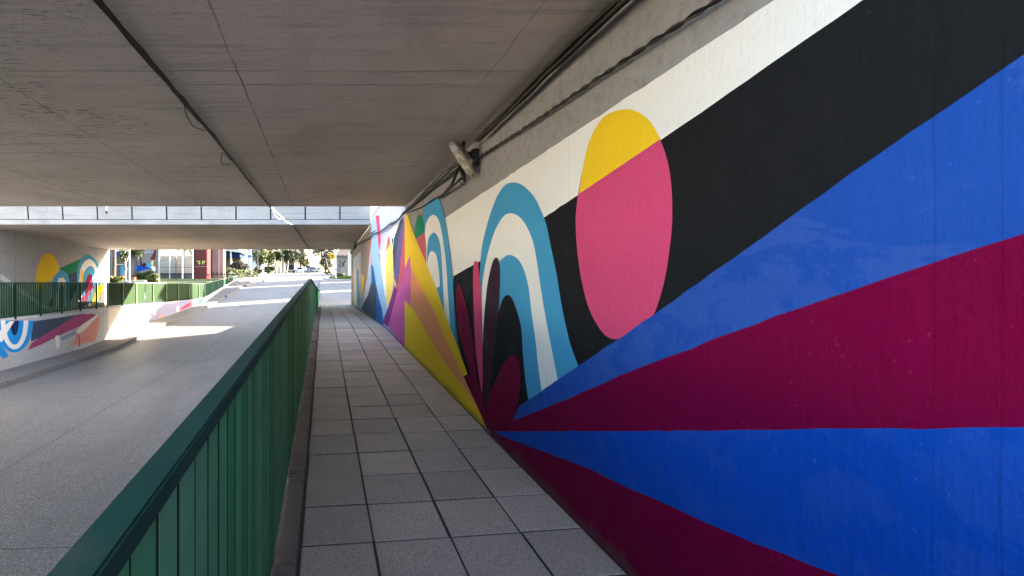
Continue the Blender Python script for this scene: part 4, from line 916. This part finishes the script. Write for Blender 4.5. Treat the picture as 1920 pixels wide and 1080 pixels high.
# shuttered wall
sw = thing('shutter_wall', 'grey slatted shutter wall with white posts left of the red kiosk', 'wall', (P(330, 520, 47).x, 47, zl(47)))
mb = MB(); rect(mb, 298, 479, 364, 512, 47.2, .4, 'shutter grey')
for i in range(14): rect(mb, 298.2, 480.2 + 2.3 * i, 363.8, 481.0 + 2.3 * i, 47.185, .02, 'plaster white')
mb.build('shutter', sw)
mb = MB(); rect(mb, 298, 512, 364, 522, 47.3, .3, 'roof dark'); mb.build('plinth', sw)
mb = MB(); rect(mb, 297, 467, 319, 469, 46.9, .1, 'white metal'); rect(mb, 297, 475, 319, 477, 46.9, .1, 'dull metal'); rect(mb, 298, 461, 319, 467, 46.9, .3, 'white metal'); mb.build('lintel', sw)
for px, wd, m in ((298, 1.6, 'white metal'), (318, 1.4, 'white metal'), (329.8, 1.3, 'rusty metal'), (341.5, 1.6, 'white metal'), (361, 1.3, 'white metal')):
    mb = MB(); rect(mb, px - wd / 2, 462, px + wd / 2, 534, 46.6, .1, m); mb.build('post', sw)
mb = MB(); rect(mb, 298, 501, 364, 501.9, 46.62, .05, 'dull metal'); mb.build('rail', sw)
# red kiosk
k = thing('kiosk', 'dark red kiosk with yellow green lettering', 'kiosk', (P(376, 530, 44).x, 44, zl(44)))
a, b = P(365.5, 531, 44), P(388, 462, 44)
mb = MB(); mb.box(a.x, b.x, 44, 47, zl(44) - .2, 3.6, 'red paint'); mb.build('wall', k)
mb = MB(); mb.box(a.x - .15, b.x + .15, 43.85, 47.1, 3.6, 3.75, 'roof dark'); mb.build('roof', k)
mb = MB(); rect(mb, 362.5, 462, 365.4, 531, 43.95, .2, 'black metal'); mb.build('corner_post', k)
mb = MB(); rect(mb, 365.6, 499, 387.8, 500.2, 43.96, .03, 'dull metal'); mb.build('trim_strip', k)
for gl in (((368.6, 489.2, 374.8, 490.7), (373.2, 490.72, 375, 495.8), (371.6, 493, 373.18, 494.6)), ((379, 489.2, 380.6, 495.6), (380.6, 489.2, 384, 490.4), (382.6, 490.4, 384.2, 492.8), (380.6, 492.2, 382.6, 493.6))):
    mb = MB()
    for r_ in gl: rect(mb, *r_, 43.965, .03, 'sign green')
    mb.build('letter', k)
# pink wall
pw = thing('building', 'sunlit pale pink building right of the red kiosk', 'building', (P(405, 520, 46).x, 46, zl(46)))
a, b = P(394, 520, 46), P(419, 462, 46)
mb = MB(); mb.box(a.x, b.x, 46.0, 46.9, zl(46) - .2, 4.0, 'plaster pink'); mb.build('wall', pw)
mb = MB(); mb.box(a.x - .1, b.x + .15, 45.85, 47.0, 4.0, 4.2, 'roof dark'); mb.build('roof', pw)
mb = MB(); rect(mb, 388.5, 460, 391.3, 533, 45.4, .2, 'white metal'); mb.build('downpipe', pw)
mb = MB(); rect(mb, 391.6, 460, 394.4, 533, 45.6, .3, 'red paint'); mb.build('corner_strip', pw)
mb = MB(); rect(mb, 409.5, 462, 411, 517, 45.93, .1, 'plaster white'); mb.build('pilaster', pw)
for px in (399.5, 407, 414.5):
    mb = MB(); rect(mb, px - 1, 511, px + 1, 514.5, 45.9, .12, 'black metal'); mb.build('vent', pw)
# low black fence in front
t = thing('fence', 'low black metal fence between the left railing and the pink building', 'fence', (P(390, 530, 41).x, 41, zl(41)))
mb = MB(); a, b = P(300, 514, 41), P(448, 514, 41)
for z0 in (P(0, 515, 41).z, P(0, 528, 41).z): mb.box(a.x, b.x, 41, 41.03, z0, z0 + .045, 'black metal')
mb.build('rail', t)
mb = MB(); x = P(392, 0, 41).x
while x < b.x: mb.box(x, x + .02, 41.004, 41.024, zl(41) - .05, P(0, 514, 41).z, 'black metal'); x += .14
mb.build('bars', t)
for px in (330, 363, 390, 420, 446):
    mb = MB(); x = P(px, 0, 41).x; mb.box(x - .03, x + .03, 40.98, 41.05, zl(41) - .1, P(0, 513, 41).z, 'black metal'); mb.build('post', t)
# awning building
aw = thing('building', 'open sided building with white sloping roof and dark underside behind the weeping shrub', 'building', (P(435, 510, 66).x, 66, zl(66)))
mb = MB(); p, q = P(421, 468, 66), P(454, 482, 66)
mb.prism([(p.x - 2, 5.6), (p.x, 5.4), (q.x, 4.05), (q.x, 3.85), (p.x, 4.2), (p.x - 2, 4.3)], 1, 66, 72, 'plaster white'); mb.build('roof', aw)
mb = MB(); mb.prism([(p.x - 2, 4.28), (p.x, 4.18), (q.x - .4, 3.85), (q.x - .4, 3.3), (p.x + .6, 3.3), (p.x - 2, 3.3)], 1, 66.6, 71, 'navy paint'); mb.build('gable', aw)
mb = MB(); mb.box(p.x - 2, q.x - .5, 68, 71, .8, 3.3, 'bark'); mb.build('wall', aw)
mb = MB(); a = P(432.5, 510, 66); mb.box(a.x - .1, a.x + .1, 66.1, 66.3, zl(66) - .1, 4.2, 'plaster white'); mb.build('post', aw)
hz = thing('house', 'distant white house behind the street trees', 'house', (P(476, 505, 105).x, 105, zl(105)))
mb = MB(); a, b = P(463, 505, 105), P(492, 505, 105); mb.box(a.x, b.x, 105, 112, zl(105) - .2, 7.5, 'plaster white'); mb.build('wall', hz)
mb = MB(); mb.prism([(a.x - .4, 7.5), (b.x + .4, 7.5), ((a.x + b.x) / 2, 9.2)], 1, 104.5, 112.5, 'roof tile'); mb.build('roof', hz)
for px in (473, 482):
    mb = MB(); rect(mb, px, 474, px + 4, 482, 104.95, .1, 'dark glass'); mb.build('window', hz)
hz = thing('house', 'distant brick red house behind the dark parked car', 'house', (P(541, 505, 140).x, 140, zl(140)))
mb = MB(); a, b = P(528, 505, 140), P(552, 505, 140); mb.box(a.x, b.x, 140, 148, zl(140) - .2, 5.6, 'plaster pink'); mb.build('wall', hz)
mb = MB(); mb.prism([(a.x - .4, 5.6), (b.x + .4, 5.6), ((a.x + b.x) / 2, 7.6)], 1, 139.5, 148.5, 'terracotta'); mb.build('roof', hz)
mb = MB(); rect(mb, 537, 493, 543, 499, 139.95, .1, 'dark glass'); mb.build('window', hz)

# ------------------------------------------------------------------ right: island, sign, lamp post, building
def island():
    mb = MB(); n = 40; x0, x1, y0, y1 = P(609.5, 0, 47).x, 7.5, 46.6, 53.5; rr = 1.9
    def ring(off, z):
        o = []
        for i in range(n):
            t = math.pi / 2 + math.pi * i / (n - 1); cy = (y0 + y1) / 2
            hh = (y1 - y0) / 2 - off; o.append((x0 + 2.2 + math.cos(t) * (2.2 - off), cy + math.sin(t) * hh, z))
        return o + [(x1, y0 + off, z), (x1, y1 - off, z)]
    def dz(p, z): return (p[0], p[1], zp(p[1]) + z)
    lv = [[dz(p, -.1) for p in ring(0, 0)], [dz(p, .13) for p in ring(.02, 0)], [dz(p, .135) for p in ring(.16, 0)], [dz(p, .11) for p in ring(.165, 0)]]
    for a, b in zip(lv, lv[1:]):
        m_ = len(a)
        for i in range(m_): mb.face([a[i], a[(i + 1) % m_], b[(i + 1) % m_], b[i]], 'pale concrete')
    struct(mb.build('kerb'), 'rounded pale kerb of the traffic island', 'kerb')
    mb = MB(); v = ring(.166, 0); c = [dz(p, .112) for p in v]; b0 = 0; mb.v = c
    for t in tessellate_polygon([[Vector((p[0], p[1], 0)) for p in c]]): mb.f.append(tuple(t)); mb.m.append(mb.mi('bright grass'))
    rnd = random.Random(5)
    for _ in range(2600):
        x, y = rnd.uniform(x0 + .4, 4.5), rnd.uniform(y0 + .3, y1 - .3)
        if ((x - x0 - 2.2) / 2.0) ** 2 + ((y - (y0 + y1) / 2) / ((y1 - y0) / 2 - .25)) ** 2 > 1 and x < x0 + 2.2: continue
        z = zp(y) + .1; h = rnd.uniform(.05, .13); mb.face([(x - .03, y, z), (x + .03, y, z), (x + rnd.uniform(-.05, .05), y + rnd.uniform(-.05, .05), z + h)], rnd.choice(('bright grass', 'leaf light', 'leaf yellow')))
    o = mb.build('lawn'); o['kind'] = 'structure'; o['label'] = 'bright grass on the kerbed traffic island'; o['category'] = 'lawn'
island()
x, y, z = gp(629.5, 48.5, 'r'); t = thing('lamp_post', 'white lamp post on the grassy traffic island', 'lamp post', (x, y, z))
mb = MB(); mb.tube([(x, y, z), (x, y, z + .9), (x, y, z + 6.5)], [.085, .075, .06], 'white metal', 12); mb.build('pole', t)
mb = MB(); mb.tube([(x, y, P(0, 506, 48.5).z), (x, y, P(0, 504, 48.5).z)], .095, 'dull metal', 12); mb.build('band', t)
mb = MB(); mb.lathe([(.16, 0), (.16, .05), (.1, .14)], (x, y, z + .08), 'white metal', 12); mb.build('base', t)
mb = MB(); mb.tube([(x, y, z + 6.4), (x - .5, y - .3, z + 6.9), (x - 1.3, y - .8, z + 7.0)], .035, 'white metal', 8); mb.box(x - 1.9, x - 1.3, y - 1.0, y - .7, z + 6.92, z + 7.05, 'white metal'); mb.build('lamp_arm', t)
x, y, z = gp(625, 51, 'r'); t = thing('road_sign', 'yellow diamond warning sign with a black arrow left of the white lamp post', 'sign', (x, y, z))
mb = MB(); mb.tube([(x, y + .05, z), (x, y + .05, z + 2.7)], .03, 'dull metal', 8); mb.build('pole', t)
c = P(623.5, 480.5, 51); s = .40
mb = MB(); mb.prism([(c.x - s, c.z), (c.x, c.z - s), (c.x + s, c.z), (c.x, c.z + s)], 1, 50.97, 51, 'sign yellow'); mb.build('sign_plate', t)
mb = MB()
for x0_, x1_, z0_, z1_ in ((-.02, .05, -.2, .06), (-.14, .05, .06, .12)): mb.box(c.x + x0_, c.x + x1_, 50.962, 50.966, c.z + z0_, c.z + z1_, 'black metal')
mb.prism([(c.x - .14, c.z + .19), (c.x - .25, c.z + .09), (c.x - .14, c.z - .01)], 1, 50.962, 50.966, 'black metal'); mb.build('arrow', t)
s = .2; c2 = P(618.5, 478, 50.9); mb = MB(); mb.prism([(c2.x - s, c2.z), (c2.x, c2.z - s), (c2.x + s * .8, c2.z), (c2.x, c2.z + s)], 1, 50.93, 50.96, 'sign yellow'); mb.build('small_plate', t)
gb = thing('building', 'grey building with tiled roof behind the traffic island', 'building', (P(655, 510, 62).x, 62, zp(62)))
a = P(634, 510, 62); mb = MB(); mb.box(a.x, a.x + 14, 62, 70, zp(62) - .2, P(0, 479.5, 62).z, 'plaster grey'); mb.build('wall', gb)
mb = MB(); zt = P(0, 479.5, 62).z; mb.hexa([(a.x - .4, 61.5, zt), (a.x + 14, 61.5, zt), (a.x + 14, 70, zt), (a.x - .4, 70, zt), (a.x + 1, 65.5, zt + 2), (a.x + 13, 65.5, zt + 2), (a.x + 13, 66.5, zt + 2), (a.x + 1, 66.5, zt + 2)], 'roof tile'); mb.build('roof', gb)
for px in (637, 644): 
    mb = MB(); rect(mb, px, 488, px + 4, 502, 61.95, .1, 'dark glass'); mb.build('window', gb)
mb = MB()
for i in range(16): x = a.x + .3 + i * .13; mb.box(x, x + .02, 61.6, 61.62, zp(62), zt - .6, 'white metal')
mb.build('fence_bars', gb)
for i, px in enumerate((654.5, 659.5)):
    x, y, z = gp(px, 54.5, 'r'); t = thing('gate_pillar', ('white gate pillar right of the sapling, the left one', 'white gate pillar nearest the end of the right mural wall')[i], 'pillar', (x, y, z), 'white gate pillars')
    mb = MB(); mb.box(x - .13, x + .13, y - .13, y + .13, z, z + 2.6, 'plaster white'); mb.build('shaft', t)
    mb = MB(); mb.box(x - .18, x + .18, y - .18, y + .18, z + 2.6, z + 2.75, 'plaster white'); mb.build('cap', t)
# ------------------------------------------------------------------ parked cars (local axes: nose toward -Y)
def car(name, label, cat, paint_m, px, Y, hgt=1.48, wd=1.76, L=4.3, boxy=False, yaw=0, dz=0):
    x = (px - VX) / FPX * Y; z = zr(Y) + dz; t = bpy.data.objects.new(name, None); COL.objects.link(t); t['label'] = label; t['category'] = cat; t['group'] = 'cars parked along the far street'
    h = hgt; hw = wd / 2
    def prt(mb, nm, sm=False, par=None, bev=0):
        o = mb.build(nm, None, sm, bev); o.parent = par or t; return o
    mb = MB()
    prof = [(-L / 2, .28), (-L / 2, .62), (-L / 2 + .15, .74), (-L * .22, .9), (L * .46, .92), (L / 2, .8), (L / 2, .3), (L / 2 - .1, .22), (-L / 2 + .1, .22)]
    mb.prism(prof, 0, -hw, hw, paint_m)
    prt(mb, 'body', False, None, .05)
    c0, c1 = (-L * .24, L * .48) if boxy else (-L * .23, L * .40)
    t0, t1 = (c0 + .45, c1 - .12) if boxy else (c0 + .75, c1 - .55)
    mb = MB(); mb.hexa([(-hw + .04, c0, .9), (hw - .04, c0, .9), (hw - .04, c1, .9), (-hw + .04, c1, .9), (-hw + .2, t0, h), (hw - .2, t0, h), (hw - .2, t1, h), (-hw + .2, t1, h)], paint_m); prt(mb, 'cabin', False, None, .04)
    def glass(nm, p):
        mb = MB(); mb.face(p, 'dark glass'); n = (Vector(p[1]) - Vector(p[0])).cross(Vector(p[2]) - Vector(p[0])).normalized() * .012
        mb.v = [tuple(Vector(v) + n) for v in mb.v]; mb.hexa([Vector(q) - n for q in p] + [Vector(q) + n for q in p], 'dark glass'); prt(mb, nm)
    lerp = lambda a, b, f: tuple(Vector(a).lerp(Vector(b), f))
    A, B, Cc, D = (-hw + .04, c0, .9), (hw - .04, c0, .9), (hw - .2, t0, h), (-hw + .2, t0, h)
    glass('windscreen', [lerp(lerp(A, D, .1), lerp(B, Cc, .1), .08), lerp(lerp(A, D, .1), lerp(B, Cc, .1), .92), lerp(lerp(A, D, .88), lerp(B, Cc, .88), .92), lerp(lerp(A, D, .88), lerp(B, Cc, .88), .08)])
    A, B, Cc, D = (hw - .04, c1, .9), (-hw + .04, c1, .9), (-hw + .2, t1, h), (hw - .2, t1, h)
    glass('rear_window', [lerp(lerp(A, D, .15), lerp(B, Cc, .15), .08), lerp(lerp(A, D, .15), lerp(B, Cc, .15), .92), lerp(lerp(A, D, .85), lerp(B, Cc, .85), .92), lerp(lerp(A, D, .85), lerp(B, Cc, .85), .08)])
    for sx in (-1, 1):
        A, B, Cc, D = (sx * (hw - .04), c0, .9), (sx * (hw - .04), c1, .9), (sx * (hw - .2), t1, h), (sx * (hw - .2), t0, h)
        p = [lerp(lerp(A, D, .12), lerp(B, Cc, .12), .14), lerp(lerp(A, D, .12), lerp(B, Cc, .12), .88), lerp(lerp(A, D, .86), lerp(B, Cc, .86), .9), lerp(lerp(A, D, .86), lerp(B, Cc, .86), .12)]
        glass('side_window', p if sx > 0 else p[::-1])
        for yy in (-L * .31, L * .31):
            wh = bpy.data.objects.new('wheel', None); COL.objects.link(wh); wh.parent = t; wh.location = (sx * (hw - .1), yy, .32)
            mb = MB(); mb.lathe([(.2, -.1), (.31, -.1), (.325, -.06), (.325, .06), (.31, .1), (.2, .1)], (0, 0, 0), 'tyre', 18, 'x'); prt(mb, 'tyre', False, wh)
            mb = MB(); mb.lathe([(.2, .085), (.06, .108)] if sx > 0 else [(.2, -.085), (.06, -.108)], (0, 0, 0), 'car silver', 12, 'x'); prt(mb, 'rim', False, wh)
        mb = MB(); mb.box(sx * hw * .62 - .17, sx * hw * .62 + .17, -L / 2 - .015, -L / 2 + .05, .58, .7, 'reflector'); prt(mb, 'headlight')
        mb = MB(); mb.box(sx * hw * .72 - .14, sx * hw * .72 + .14, L / 2 - .05, L / 2 + .015, .6, .78, 'lamp red'); prt(mb, 'tail_light')
        mb = MB(); mb.box(sx * (hw + .1) - .09, sx * (hw + .1) + .09, c0 + .1, c0 + .2, .92, 1.05, paint_m); prt(mb, 'wing_mirror')
    mb = MB(); mb.box(-hw * .95, hw * .95, -L / 2 - .06, -L / 2 + .04, .3, .5, 'black metal'); prt(mb, 'bumper')
    mb = MB(); mb.box(-.26, .26, -L / 2 - .07, -L / 2 - .055, .42, .53, 'white metal'); prt(mb, 'number_plate')
    t.location = (x, Y, z); t.rotation_euler = (0, 0, R(yaw)); return t
car('parked_car', 'dark tall car parked at the left beside the white trunked trees', 'car', 'car dark', 543.5, 98, 1.78, 1.85, 4.5, True, 8)
car('parked_car', 'white car left of the blue car on the far street', 'car', 'car white', 568, 128, 1.5, 1.76, 4.3, False, 55)
car('parked_car', 'blue grey car at the middle of the far street', 'car', 'car blue', 585, 122, 1.5, 1.8, 4.2, False, 20)
car('parked_car', 'small silver car farthest along the right of the street', 'car', 'car silver', 598, 165, 1.5, 1.76, 4.3, False, 0)
car('parked_car', 'white van parked behind the blue grey car', 'van', 'car white', 577, 150, 2.3, 1.9, 4.8, True, 10)
